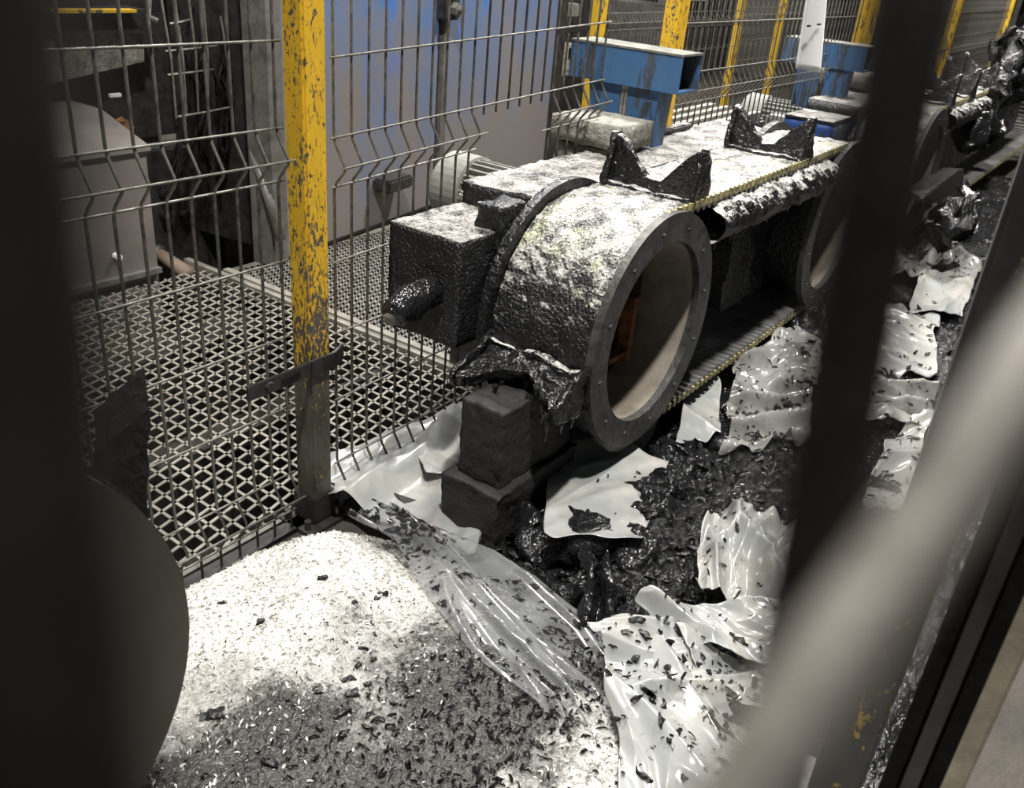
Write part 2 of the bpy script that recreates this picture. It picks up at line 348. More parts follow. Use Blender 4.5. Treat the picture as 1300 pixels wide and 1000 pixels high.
# clamp that holds the mesh to the post
t = thing('fence_clamp', (1.24, 1.38, 0.40), 'dark steel strap clamp bolted around the flaked yellow post', 'clamp')
z0 = 0.415
MB().box((1.03, 1.340, z0), (1.205, 1.346, z0 + 0.036)).build('arm', M['steel_dark'], t, bevel=0.002)
MB().prism([(1.205, 1.3395), (1.206, 1.346), (1.2085, 1.3495), (1.277, 1.3495), (1.322, 1.372), (1.326, 1.366), (1.279, 1.343), (1.210, 1.343)], 2, z0 - 0.004, z0 + 0.034).build('strap', M['steel_dark'], t)
MB().tube([(1.085, 1.331, z0 + .019), (1.085, 1.352, z0 + .019)], 0.011, 6).build('bolt', M['steel_dark'], t)
MB().box((1.12, 1.3375, z0 + .013), (1.17, 1.3395, z0 + .024)).build('slot', M['wire_dark'], t)
post(2.80, FY, 'yellow post with greenish dusty foot standing behind the blue trough box', M['post'])
t = post(4.83, FY, 'yellow ribbed post bundle right of the hanging white card', M['post_far'], s=0.022, h=2.1)
for k in range(4): MB().tube([(4.79 + .03 * k, FY - 0.045, 0.02), (4.80 + .03 * k, FY - 0.04, 2.0)], 0.011, 8).build('yellow_cable', M['post_far'], t)
post(6.86, FY, 'distant yellow post between the two dark near bars', M['post_far'])
post(8.88, FY, 'farthest yellow post at the right edge of the fence row', M['post_far'])
post(5.05, 3.0, 'slim clean yellow post behind the wire fence, beside the blue cabinet', M['post_far'], s=0.035, z0=-0.02)
post(7.9, 3.3, 'first of two slim yellow posts in the dim background left of the white card', M['post_far'], s=0.032, z0=-0.02)
post(8.9, 3.3, 'slim yellow post just left of the hanging white card, far back', M['post_far'], s=0.032, z0=-0.02)
fence_panel(5.12, 7.83, 'dim background fence panel between the slim yellow posts', fy=3.1, lowfold=False, zb=-0.02)
fence_panel(7.98, 10.6, 'dim background fence panel farthest back, behind the white card', fy=3.3, lowfold=False, zb=-0.02)

# ================================================================== WALKWAY GRATINGS
def grating(name, x0, x1, y0, y1, s1, s2, wr, z, mt, label, tilt=0.0, hgt=None):
    t = thing(name, (x0, y0, z), label, 'walkway')
    mb = MB(); s1 = Vector(s1); s2 = Vector(s2)
    def clip(p, d):
        lo, hi = -1e9, 1e9
        for a, mn, mx in ((0, x0, x1), (1, y0, y1)):
            if abs(d[a]) < 1e-9:
                if not mn <= p[a] <= mx: return None
            else:
                t0, t1 = sorted(((mn - p[a]) / d[a], (mx - p[a]) / d[a])); lo = max(lo, t0); hi = min(hi, t1)
        return (lo, hi) if hi > lo + 0.01 else None
    o = Vector((x0, y0)); h = hgt or wr * .4
    for d, st in ((s1, s2), (s2, s1)):
        dn = d.normalized(); nrm = Vector((-dn[1], dn[0]))
        for k in range(-160, 160):
            p = o + st * k; c = clip(p, dn)
            if not c: continue
            a = p + dn * c[0]; e = p + dn * c[1]; n = len(mb.v); q = nrm * wr / 2
            for zz in (z - h, z):
                for r in (a - q, a + q, e + q, e - q): mb.v.append(Vector((r[0], r[1], zz)))
            mb.f += [[n + 4, n + 5, n + 6, n + 7], [n, n + 4, n + 7, n + 3], [n + 1, n + 2, n + 6, n + 5]]
    mb.build('expanded_mesh', mt, t)
    return t
g1 = grating('walkway_grating', 0.55, 2.12, 1.435, 3.0, (0.0455, 0.010), (0.001, 0.0445), 0.0085, 0.0, M['grate'], 'diamond mesh walkway grating behind the fence, dark pit showing below')
MB().box((0.55, 1.418, -0.05), (2.12, 1.435, 0.008)).build('edge_angle', M['grate2'], g1)
MB().box((2.118, 1.42, -0.045), (2.145, 3.12, 0.012)).build('edge_angle', M['grate'], g1)
g2 = grating('walkway_grating', 2.16, 4.4, 1.435, 2.86, (0.040, 0.026), (0.012, 0.030), 0.0125, 0.018, M['grate2'], 'raised coarse mesh walkway grating at the foot of the blue cabinet', hgt=0.014)
MB().box((2.145, 1.418, -0.045), (2.175, 2.9, 0.020)).build('edge_angle', M['grate'], g2)
MB().box((2.145, 2.86, -0.045), (4.4, 2.90, 0.014)).build('edge_angle', M['grate2'], g2)
MB().box((2.15, 1.42, -0.05), (4.4, 1.435, 0.02)).build('edge_angle', M['grate2'], g2)
for k, (a, c) in enumerate(((0.9, 1.5), (1.55, 2.1))):
    t = thing('support_beam', (0.55, a + .3, -0.1), ['dark steel beam crossing under the front of the diamond walkway', 'dark steel beam crossing under the rear of the diamond walkway'][k], 'beam')
    MB().box((0.55, 1.9 + k * .6, -0.10), (2.14, 1.93 + k * .6, -0.05)).build('flange', M['steel_dark'], t)
    MB().box((0.55, 1.91 + k * .6, -0.40), (2.14, 1.92 + k * .6, -0.10)).build('web', M['steel_dark'], t)

# ================================================================== MACHINES BEHIND THE FENCE
ang = math.atan2(3.15 - 2.80, 4.95 - 2.45); cb = Matrix.Rotation(ang, 3, 'Z'); o0 = Vector((2.42, 2.83, 0.0))
t = thing('machine_cabinet', o0, 'tall steel machine cabinet with worn blue paint over grey brown, behind the fence', 'cabinet')
MB().box((0, 0, 0.03), (1.13, 0.05, 3.2), cb, o0).build('panel', M['cab'], t)
MB().box((0.02, .06, 0.03), (2.44, .6, 3.18), cb, o0).build('body', M['steel_dark'], t)
MB().box((1.23, 0, 0.03), (2.45, 0.05, 3.2), cb, o0).build('panel', M['cab'], t)
MB().box((1.13, 0.015, 0.03), (1.23, 0.5, 3.2), cb, o0).build('recess', M['steel_dark'], t)
MB().box((1.165, -0.012, 0.03), (1.205, 0.015, 3.2), cb, o0).build('hinge_bar', M['steel'], t)
MB().box((1.10, -0.05, 0.93), (1.24, 0.0, 1.4), cb, o0).build('latch_block', M['steel_dark'], t, bevel=0.008)
for zz in (0.98, 1.10):
    MB().tube([o0 + cb @ Vector((1.18, -0.05, zz)), o0 + cb @ Vector((1.18, -0.08, zz))], 0.032, 6).build('bolt', M['steel'], t)
    MB().tube([o0 + cb @ Vector((1.18, -0.08, zz)), o0 + cb @ Vector((1.18, -0.105, zz))], 0.018, 8).build('bolt', M['steel'], t)
MB().box((-0.10, -0.02, -0.38), (0.0, 0.1, 3.2), cb, o0).build('corner_column', M['steel'], t, bevel=0.01)
MB().box((2.45, -0.03, -0.02), (2.53, 0.1, 3.2), cb, o0).build('corner_column', M['steel_dark'], t)
MB().box((2.56, 0.0, -0.02), (2.60, 0.1, 3.2), cb, o0).build('corner_column', M['steel'], t)
MB().box((0.0, -0.02, -0.055), (1.3, 0.02, 0.010), cb, o0).build('plinth', M['brown'], t)
MB().box((0.0, -0.015, 0.012), (2.45, 0.0, 0.028), cb, o0).build('gap_shade_strip', M['wire_dark'], t)  # solid dark strip painted in as the shade under the panels
MB().box((0.60, -0.10, 0.20), (0.80, 0.0, 0.26), cb, o0).build('bracket', M['steel_dark'], t, bevel=0.01)
# left housing box
t = thing('machine_housing', (1.5, 3.0, -0.4), 'low grey brown sheet metal housing at the far left behind the fence', 'housing')
MB().box((0.9, 3.02, -0.39), (1.935, 3.5, 0.50)).build('body', M['greybrown'], t, bevel=0.004)
MB().prism([(3.005, 0.50), (3.005, 0.515), (3.30, 0.60), (3.5, 0.60), (3.5, 0.50)], 0, 0.9, 1.945).build('lid', M['greybrown'], t)
MB().box((0.9, 2.995, 0.03), (1.935, 3.02, 0.05)).build('trim_strip', M['steel'], t)
MB().tube([(1.76, 2.99, 0.13), (1.76, 3.03, 0.13)], 0.013, 8).build('knob', M['paper'], t)
# duct chute above the housing
t = thing('duct_chute', (1.6, 3.6, 0.8), 'pale grey chute with slanted underside above the low housing', 'chute')
a = [at(65, 42, Y=3.5), at(183, 42, Y=3.5), at(183, 78, Y=3.5), at(65, 106, Y=3.5)]
MB().prism([(p.x, p.z) for p in a], 1, 3.5, 3.9).build('body', M['concrete'], t)
a = [at(60, 14, Y=3.5), at(178, 10, Y=3.5), at(180, 40, Y=3.5), at(60, 40, Y=3.5)]
MB().prism([(p.x, p.z) for p in a], 1, 3.45, 3.9).build('upper_box', M['steel_dark'], t)
a = [at(65, 11, Y=3.44), at(166, 11, Y=3.44), at(166, 14.5, Y=3.44), at(65, 15.5, Y=3.44)]
MB().prism([(p.x, p.z) for p in a], 1, 3.40, 3.45).build('yellow_edge', M['post_far'], t)
c = at(146, 121, Y=3.48); MB().box(c - Vector((.025, .01, .008)), c + Vector((.025, .01, .008))).build('label_plate', M['paper'], t, bevel=0.003)
MB().box((1.2, 3.92, 0.0), (2.6, 3.98, 2.2)).build('back_plate', M['steel_dark'], t)
c = at(146, 162, Y=3.3); t = thing('offcut_pile', c, 'small rust-brown offcut lying on the low housing at the far left', 'scrap')
MB().gbox(c - Vector((.06, .04, .03)), c + Vector((.06, .04, .03)), .02).rough(.03, 25).build('lump', M['rust'], t)
# dark press frame between housing and cabinet
t = thing('press_machine', (2.2, 3.4, -0.4), 'dark sooty machine frame in the gap left of the blue cabinet', 'machine')
MB().box((1.96, 3.35, -0.39), (2.5, 3.5, 0.40)).build('lower_panel', M['steel_dark'], t)
MB().box((1.96, 3.6, 0.40), (3.1, 3.7, 3.0)).build('back_panel', M['steel_dark'], t)
p, q = at(300, 0, Y=3.2), at(340, 200, Y=3.2)
MB().box((p.x, 3.2, 0.0), (2.45, 3.3, 3.0)).build('side_panel', M['steel'], t)
p = at(300, 10, Y=3.1); MB().tube([(p.x, 3.1, 0.1), (p.x, 3.1, 2.5)], 0.03, 10).build('pipe', M['beige'], t, smooth=True)
for (x, y) in ((207, 246), (207, 272), (232, 272)):
    c = at(x, y, Y=3.34); MB().tube([c, c + Vector((0, -.035, 0))], 0.022, 10).build('knob', M['wire_dark'], t)
p, q = at(322, 190, Y=2.9), at(357, 305, Y=2.75)
MB().tube([p, q], 0.022, 10).build('slanted_pipe', M['steel'], t, smooth=True)
p, q = at(200, 322, Z=-0.02), at(250, 352, Z=-0.03)
t = thing('floor_pipe', p, 'short brown pipe end lying by the corner of the diamond walkway', 'pipe')
MB().tube([p, q + Vector((0, .05, 0))], 0.03, 12).build('body', M['brown'], t, smooth=True)
MB().tube([p - (q - p).normalized() * .02, p + (q - p).normalized() * .03], 0.042, 12).build('collar', M['steel_dark'], t, smooth=True)
# wire basket hanging
t = thing('wire_basket', at(245, 80, Y=3.0), 'sagging wire basket hanging in the dark gap left of the blue cabinet', 'basket')
for (pa, pb) in (((205, 0), (224, 150)), ((222, 0), (237, 150)), ((240, 0), (252, 145)), ((258, 0), (264, 140)), ((280, 20), (292, 130)), ((210, 65), (275, 58)), ((213, 95), (270, 88)), ((226, 148), (292, 136)), ((216, 30), (240, 25))):
    MB().tube([at(*pa, Y=3.0), at((pa[0] + pb[0]) / 2 + 3, (pa[1] + pb[1]) / 2, Y=2.98), at(*pb, Y=3.0)], 0.0045, 5).build('wire', M['wire_pale'], t)
t = thing('cable_tangle', at(270, 200, Y=3.15), 'tangle of black cables hanging down the sooty frame', 'cable')
for k in range(22):
    x = random.uniform(238, 305); pts = []; y = random.uniform(0, 60)
    for q in range(8): pts.append(at(x, y, Y=random.uniform(3.08, 3.16))); y += random.uniform(18, 34); x += random.uniform(-13, 13)
    MB().tube(pts, random.uniform(.004, .008), 5).build('cable', M['wire_dark'], t, smooth=True)
c = at(190, 8, Y=2.9); t = thing('hanging_hook', c, 'small pale metal hook hanging above the pale grey chute end', 'hook')
MB().tube([c + Vector((.01, 0, .25)), c + Vector((.0, 0, .02)), c + Vector((-.01, 0, -.03)), c + Vector((.012, -.02, -.045))], 0.010, 8).build('shank', M['wire_pale'], t, smooth=True)
# dark equipment right of the cabinet
t = thing('electrical_box', (4.98, 3.3, 0), 'small dusty switch boxes on a dark rack right of the blue cabinet', 'box')
for (x0_, y0_, x1_, y1_, mm) in ((708, 58, 728, 96, 'concrete'), (712, 5, 730, 22, 'dust'), (722, 60, 738, 75, 'rust'), (706, 20, 732, 42, 'steel_dark')):
    a, c = at(x0_, y0_, Y=3.25), at(x1_, y1_, Y=3.25)
    MB().box((a.x, 3.25, c.z), (c.x + .05, 3.4, a.z)).build('switch_box', M[mm], t, bevel=0.006)
MB().box((4.95, 3.42, -0.02), (5.7, 3.5, 2.6)).build('rack', M['steel_dark'], t)
# background racks far right, real boxes and frames in dim light
rk = [(6.2, 4.6, .7, 1.1, 'steel'), (7.5, 4.9, .8, .8, 'steel_dark'), (8.6, 4.4, .5, 1.5, 'steel'), (9.8, 4.8, 1.2, 1.2, 'steel_dark'), (11.5, 4.2, 1.0, 1.6, 'greybrown'), (13.2, 3.4, 1.4, 2.0, 'steel_dark'), (15.0, 2.2, 1.0, 1.6, 'steel')]
nm = ['dim grey machine stand left of the first slim post', 'low dark machine stand behind the slim posts', 'narrow grey stand behind the slim posts', 'wide dark stand behind the white card', 'grey brown stand in the far background', 'large dark stand in the far right background', 'grey stand at the far end of the conveyor']
for k, (x, y, wd, hh, mm) in enumerate(rk):
    t = thing('machine_stand', (x, y, 0), nm[k], 'machine')
    MB().box((x, y, -0.02), (x + wd, y + .6, hh * .55)).build('body', M[mm], t, bevel=.01)
    for xx in (x, x + wd - .06): MB().box((xx, y, hh * .55), (xx + .06, y + .06, hh + .6)).build('upright', M[mm], t)
    MB().box((x, y - .02, hh), (x + wd, y + .05, hh + .08)).build('rail', M['concrete'], t)
    MB().box((x + .1, y - .03, hh * .7), (x + wd * .5, y + .03, hh * .9)).build('panel', M['paper' if k in (1, 3) else 'greybrown'], t)

# ================================================================== CONVEYOR (belt loops, drums, frames)
YN, YF = 0.86, 1.12; RO = 0.290; ZC = 0.485
def stadium(xa, xb, r, s):
    """s in 0..1 round the loop: top left -> top right -> round -> bottom -> round"""
    L = xb - xa; P = 2 * L + 2 * math.pi * r; d = (s % 1) * P
    if d < L: return Vector((xa + d, 0, ZC + r)), Vector((0, 0, 1))
    d -= L
    if d < math.pi * r: g = math.pi / 2 - d / r; return Vector((xb + r * math.cos(g), 0, ZC + r * math.sin(g))), Vector((math.cos(g), 0, math.sin(g)))
    d -= math.pi * r
    if d < L: return Vector((xb - d, 0, ZC - r)), Vector((0, 0, -1))
    d -= L; g = -math.pi / 2 - d / r; return Vector((xa + r * math.cos(g), 0, ZC + r * math.sin(g))), Vector((math.cos(g), 0, math.sin(g)))
def conveyor(xa, xb, names, hi=True):
    t = thing('belt_conveyor', (xa, 1.0, 0), names[0], 'conveyor')
    n = 420 if hi else 260; m_ = 26 if hi else 8
    def outer(u, v):
        p, nn = stadium(xa, xb, RO, u); q = Vector((p.x, YN + (YF - YN) * v, p.z))
        a = noise.fractal(q * 38, 1.0, 2.0, 4) * 0.0045 + noise.noise(q * 9) * 0.004
        return q + nn * (a - 0.002)
    def inner(u, v):
        p, nn = stadium(xa, xb, RO - 0.014, u); return Vector((p.x, YN + (YF - YN) * v, p.z))
    def edge(y):
        def fn(u, v):
            p, nn = stadium(xa, xb, RO - 0.014 + 0.013 * v, u); return Vector((p.x, y, p.z))
        return fn
    b = MB().grid(outer, n, m_).grid(inner, n, 1).grid(edge(YN), n, 1).grid(edge(YF), n, 1)
    bo = b.build('belt', M['belt'], t, smooth=True)
    # tooth bars on the inside of the loop
    MB().gbox((xa + .77, .98, .28), (xb - .25, 1.10, .71), .03).rough(.01, 20).build('inner_frame', M['tar'], t, weld=True)
    P = 2 * (xb - xa) + 2 * math.pi * RO; k = int(P / 0.034); tb = MB()
    for i in range(k):
        p, nn = stadium(xa, xb, RO - 0.014, i / k); tn = Vector((nn.z, 0, -nn.x)); c0 = p
        n0 = len(tb.v)
        for y in (YN - 0.003, YF):
            for (a, h) in ((-0.010, 0.002), (0.010, 0.002), (0.006, -0.010), (-0.006, -0.010)):
                q = c0 + tn * a + nn * h; tb.v.append(Vector((q.x, y, q.z)))
        tb.f += [[n0 + j, n0 + (j + 1) % 4, n0 + 4 + (j + 1) % 4, n0 + 4 + j] for j in range(4)] + [[n0, n0 + 1, n0 + 2, n0 + 3], [n0 + 4, n0 + 5, n0 + 6, n0 + 7]]
    te = tb.build('belt_teeth', M['rib'], t); te['kind'] = 'stuff'
    eb = MB()
    for i in range(int((2 * (xb - xa) + 2 * math.pi * RO) / 0.030)):
        p, nn = stadium(xa, xb, RO - 0.004, i / (P / 0.030)); tn = Vector((nn.z, 0, -nn.x))
        if nn.x * (1 if abs(nn.x) > .05 else 0): continue
        bs = Matrix((tn, Vector((0, 1, 0)), nn)).transposed(); eb.box((-0.007, -0.005, -0.008), (0.007, 0.004, 0.010), bs, (p.x, YN - .002, p.z))
    eo = eb.build('toothed_edge', M['toothedge'], t); eo['kind'] = 'stuff'; eo['label'] = 'yellowed toothed edge of the belt'
    return t
cv1 = conveyor(1.851, 3.22, ['black belt conveyor caked in tar with white powder on its belt, centre of the picture'])
cv2 = conveyor(4.50, 8.40, ['second belt conveyor in line behind the first, seen between the dark near bars'], hi=False)
def drum(x, label, det=True, bore=True):
    t = thing('drum_pulley', (x, 1.0, ZC), label, 'drum')
    ri = MB().annulus(x, ZC, 0.226, RO + 0.006, 0.838, 0.858, 96, 0.0).build('flange_ring', M['flange'], t)
    MB().annulus(x, ZC, 0.226, 0.232, 0.858, 1.118, 72).build('bore_lining', M['bore'], t)
    MB().annulus(x, ZC, 0.232, 0.262, 0.858, 1.118, 72).build('shell', M['tar'], t)
    MB().annulus(x, ZC, 0.06, 0.226, 1.005, 1.018, 72).build('web', M['steel_dark'], t)
    for g in range(0, 360, 30):
        c = Vector((x + .258 * math.cos(R(g + 10)), 0.838, ZC + .258 * math.sin(R(g + 10))))
        MB().tube([c, c + Vector((0, -.005, 0))], 0.0055, 6).build('flange_bolt', M['flange'], ri)
    MB().annulus(x, ZC, 0.226, RO + 0.026, 1.122, 1.146, 96).build('rear_flange', M['tar'], t)
    MB().annulus(x, ZC, 0.0, 0.075, .985, 1.02, 24).build('hub', M['steel_dark'], t)
    MB().annulus(x + .160, ZC - .055, 0.0, 0.020, .995, 1.005, 20).build('bright_hole_disc', M['concrete'], t)  # pale disc standing in for the bright hole in the web
    MB().box((x + .12, .965, ZC - .16), (x + .14, 1.0, ZC + .02)).build('rust_ledge', M['rust'], t)
    MB().box((x + .04, .97, ZC - .145), (x + .16, 1.0, ZC - .13)).build('rust_ledge', M['rust'], t)
    return t
drum(1.851, 'large hollow end drum with open bolted ring facing the camera')
drum(3.22, 'second hollow drum ring, half hidden by the dark near bar')
drum(4.50, 'third drum at the start of the far conveyor, between the dark near bars')
# main frame box beams
def frame(x0, x1, label, far=False):
    t = thing('frame_beam', (x0, 1.25, 0.46), label, 'beam')
    s = 0.012 if not far else 0.03
    MB().gbox((x0, 1.155, 0.46), (x1, 1.362, 0.712), s).rough(.003, 45, .004, 11).build('beam_body', M['beamtop'] if not far else M['blue_dusty'], t, smooth=True, weld=True)
    if far: MB().gbox((x0 - .005, 1.15, 0.712), (x1, 1.365, 0.722), .03).rough(.002, 40).build('dust_layer', M['beamtop'], t)
    MB().gbox((x0 + .26, 1.130, 0.705), (x1 - .1, 1.36, 0.768), s).rough(.004, 40, .006, 9).build('cover_plate', M['beamtop'], t, smooth=True, weld=True)
    return t
fr = frame(1.47, 3.35, 'tar-coated box beam with dusty top behind the big drum, poking past the fence line')
MB().gbox((1.60, 1.148, 0.66), (1.70, 1.215, 0.765), .010).rough(.006, 30, .004, 70).build('stop_block', M['tar'], fr, smooth=True, weld=True)
# shaft end lump on beam end
sh = MB().tube([(1.46, 1.235, .58), (1.43, 1.235, .575), (1.40, 1.23, .57), (1.37, 1.232, .562), (1.355, 1.23, .56), (1.335, 1.23, .555)], [.042, .036, .040, .033, .036, .022], 14)
sh.rough(.008, 40, .006, 90); sh.build('shaft_end', M['goo'], fr, smooth=True)
MB().box((1.322, 1.212, .538), (1.336, 1.240, .562)).build('shaft_key', M['steel'], fr, bevel=.003)
frame(3.97, 6.2, 'blue box beam with dust-covered top, start of the far conveyor', True)
t = fr
MB().box((2.52, 1.33, 0.768), (2.95, 1.365, 0.788)).build('raised_ledge', M['beamtop'], t, bevel=.004)
# side rail under the near edge of the belt, caked
rl = MB()
def railf(u, v):
    x = 2.10 + .90 * u; g = 2 * math.pi * v; q = Vector((x, 0.862 + .050 * math.cos(g), 0.702 + .048 * math.sin(g)))
    return q + Vector((0, math.cos(g), math.sin(g))) * (noise.fractal(q * 26, 1, 2, 4) * .013)
rl.grid(railf, 150, 22); t = rl.build('side_rail', M['tar_dusty'], cv1, smooth=True)
rl2 = MB(); rl2.v = [p + Vector((2.62, 0, 0)) for p in rl.v]; rl2.f = rl.f; rl2.build('side_rail', M['tar_dusty'], cv2, smooth=True)
dr = MB()
for k in range(70):
    x = random.uniform(2.08, 3.05); y = random.uniform(.86, .91); l = random.uniform(.015, .07)
    dr.tube([(x, y, .69), (x + random.uniform(-.004, .004), y, .69 - l * .6), (x, y, .68 - l)], [.006, .003, .0008], 5)
dro = dr.build('tar_drips', M['goo'], t, smooth=True); dro['kind'] = 'stuff'
# foot plate below the ring and second support
t = cv1
MB().prism([(1.67, .255), (1.77, .222), (1.94, .222), (2.04, .250), (2.0, .13), (1.93, .09), (1.74, .19)], 1, .862, .885).build('plate', M['flange'], t, bevel=.003)
t = thing('support_column', (2.25, 1.0, 0), 'black support column under the return belt, behind the bracket', 'column')
MB().gbox((2.12, .92, 0), (2.34, 1.1, .19), .02).rough(.008, 20).build('shaft', M['tar'], t, smooth=True, weld=True)
MB().gbox((2.08, .89, 0), (2.38, 1.13, .04), .02).rough(.008, 20).build('base', M['tar'], t, smooth=True, weld=True)
# pillar in front
t = thing('support_pillar', (1.47, .98, 0), 'soot-caked square concrete pillar with stepped foot under the drooping cleat', 'pillar')
def taper(mb, cx, cy, k):
    mb.v = [Vector((cx + (p.x - cx) * (1 - k * p.z), cy + (p.y - cy) * (1 - k * p.z), p.z)) for p in mb.v]; return mb
taper(MB().gbox((1.395, .950, 0.19), (1.690, 1.065, .395), .008), 1.47, .97, .0).rough(.003, 60, .004, 22).build('shaft', M['pillar'], t, smooth=True, weld=True)
taper(MB().gbox((1.368, .930, 0.0), (1.70, 1.090, .20), .009), 1.47, .97, .0).rough(.004, 50, .007, 16).build('foot', M['pillar'], t, smooth=True, weld=True)

# ------------------------------------------------------------------ cleats: saddle plates across the belt, ears high at both ends
def cleat_mesh():
    """local: y across the belt, z out of the belt, x along the belt"""
    s = MB(); w2 = .125
    prof = [(-w2, 0), (w2, 0), (w2, .118), (w2 - .016, .118), (.018, .030), (-.018, .030), (-w2 + .016, .118), (-w2, .118)]
    # plate with V notch, as strips so that it can be caked
    def face(x):
        def fn(u, v):
            y = -w2 + 2 * w2 * u; ay = abs(y); top = .030 + max(0, (ay - .018)) / (w2 - .034) * .090; top = min(top, .118)
            return Vector((x * (1 - .35 * v * top / .118), y, top * v))
        return fn
    s.grid(face(-.016), 40, 10); s.grid(face(.016), 40, 10)
    def topf(u, v):
        y = -w2 + 2 * w2 * u; top = .030 + max(0, (abs(y) - .018)) / (w2 - .034) * .090; top = min(top, .118); x = .016 * (1 - .35 * top / .118)
        return Vector((-x + 2 * x * v, y, top))
    s.grid(topf, 40, 4)
    return s
def ear_mesh(side):
    s = MB(); w2 = .125 * side; e = MB(); t_ = .010
    e.v = []; 
    def fc(y):
        def fn(u, v):
            hw = .050 * (1 - v) + .014 * v; return Vector((-hw + 2 * hw * u, y, .124 * v))
        return fn
    e.grid(fc(w2 - t_ * (1 if side > 0 else -1)), 12, 14); e.grid(fc(w2 + t_ * .3 * side), 12, 14)
    def rim(sg):
        def fn(u, v):
            hw = .050 * (1 - u) + .014 * u; y = w2 - t_ * (1 if side > 0 else -1) * (1 - v) + t_ * .3 * side * v; return Vector((sg * hw, y, .124 * u))
        return fn
    e.grid(rim(-1), 14, 2); e.grid(rim(1), 14, 2)
    e.grid(lambda u, v: Vector((-.014 + .028 * u, w2 - t_ * (1 if side > 0 else -1) * (1 - v) + t_ * .3 * side * v, .124)), 3, 2)
    return e
def add_cleat(loc, rotm, label, seed, rough=(.006, 40, .006, 14), drips=0, sc=1.0, mat='cleat'):
    t = thing('belt_cleat', loc, label, 'cleat', 'saddle cleats on the conveyor belts')
    mx = Matrix.Translation(Vector(loc)) @ rotm.to_4x4() @ Matrix.Scale(sc, 4)
    off = Vector((seed * 3.1, 0, 0))
    def fin(mb):
        mb.move(mx); mb.v = [p + noise.noise_vector((p + off) * rough[1]) * rough[0] + noise.noise_vector((p + off) * rough[3]) * rough[2] for p in mb.v]; return mb
    fin(cleat_mesh()).build('saddle_plate', M[mat], t, smooth=True, weld=True)
    for sd in (-1, 1): fin(ear_mesh(sd)).build('ear', M[mat], t, smooth=True, weld=True)
    fin(MB().gbox((-.035, -.124, -.006), (.035, .124, .006), .012)).build('foot_plate', M['cleat'], t, smooth=True, weld=True)
    if drips:
        d = MB()
        for k in range(drips):
            p = mx @ Vector((random.uniform(-.02, .02), random.uniform(-.125, .125), random.uniform(.02, .10))); l = random.uniform(.02, .075)
            d.tube([p, p + Vector((0, 0, -l * .5)), p + Vector((random.uniform(-.004, .004), 0, -l))], [.009, .0055, .0015], 6)
        o = d.build('tar_drips', M['goo'], t, smooth=True); o['kind'] = 'stuff'
    return t
I3 = Matrix.Identity(3)
zt = ZC + RO
lab = ['tarred saddle cleat with two pointed ears at the top of the big drum', 'tarred saddle cleat with two pointed ears, second along the near belt']
add_cleat((2.02, .985, zt + .002), I3, lab[0], 1)
add_cleat((2.77, .985, zt + .002), I3, lab[1], 2)
for k, x in enumerate((4.72, 5.18, 5.72, 6.2)):
    add_cleat((x, .985, zt + .002), I3, ['pale-edged cleat nearest on the far conveyor', 'pale-edged cleat second on the far conveyor', 'third cleat of the far conveyor', 'farthest cleat at the top right'][k], 4 + k, sc=1.1)
# drooping cleat on the drum's front, above the pillar
g = R(180 + 10); nn = Vector((math.cos(g), 0, math.sin(g))); tn = Vector((nn.z, 0, -nn.x))
rm = Matrix((tn, Vector((0, 1, 0)), nn)).transposed()
c0 = Vector((1.851, 0, ZC)) + nn * (RO + .004)
cl0 = add_cleat((c0.x, .985, c0.z), rm, 'glossy tar-smothered cleat drooping over the pillar top, on the front of the big drum', 3, (.010, 35, .012, 12), 16, 1.12, 'goo')
# goo draped over the drooping cleat: a sagging skin between its ears
gd = MB()
def gdf(u, v):
    y = .850 + .285 * u; k = abs(2 * u - 1); x = 1.585 - (.075 + .065 * k ** 2) * v; z = .452 - .030 * v - .020 * v * v * k + .018 * (1 - k * k)
    q = Vector((x, y, z)); return q + noise.noise_vector(q * 24) * .012 + noise.noise_vector(q * 60) * .007
gd.grid(gdf, 44, 26); gd.build('tar_skin', M['goo'], cl0, smooth=True, solid=.012)

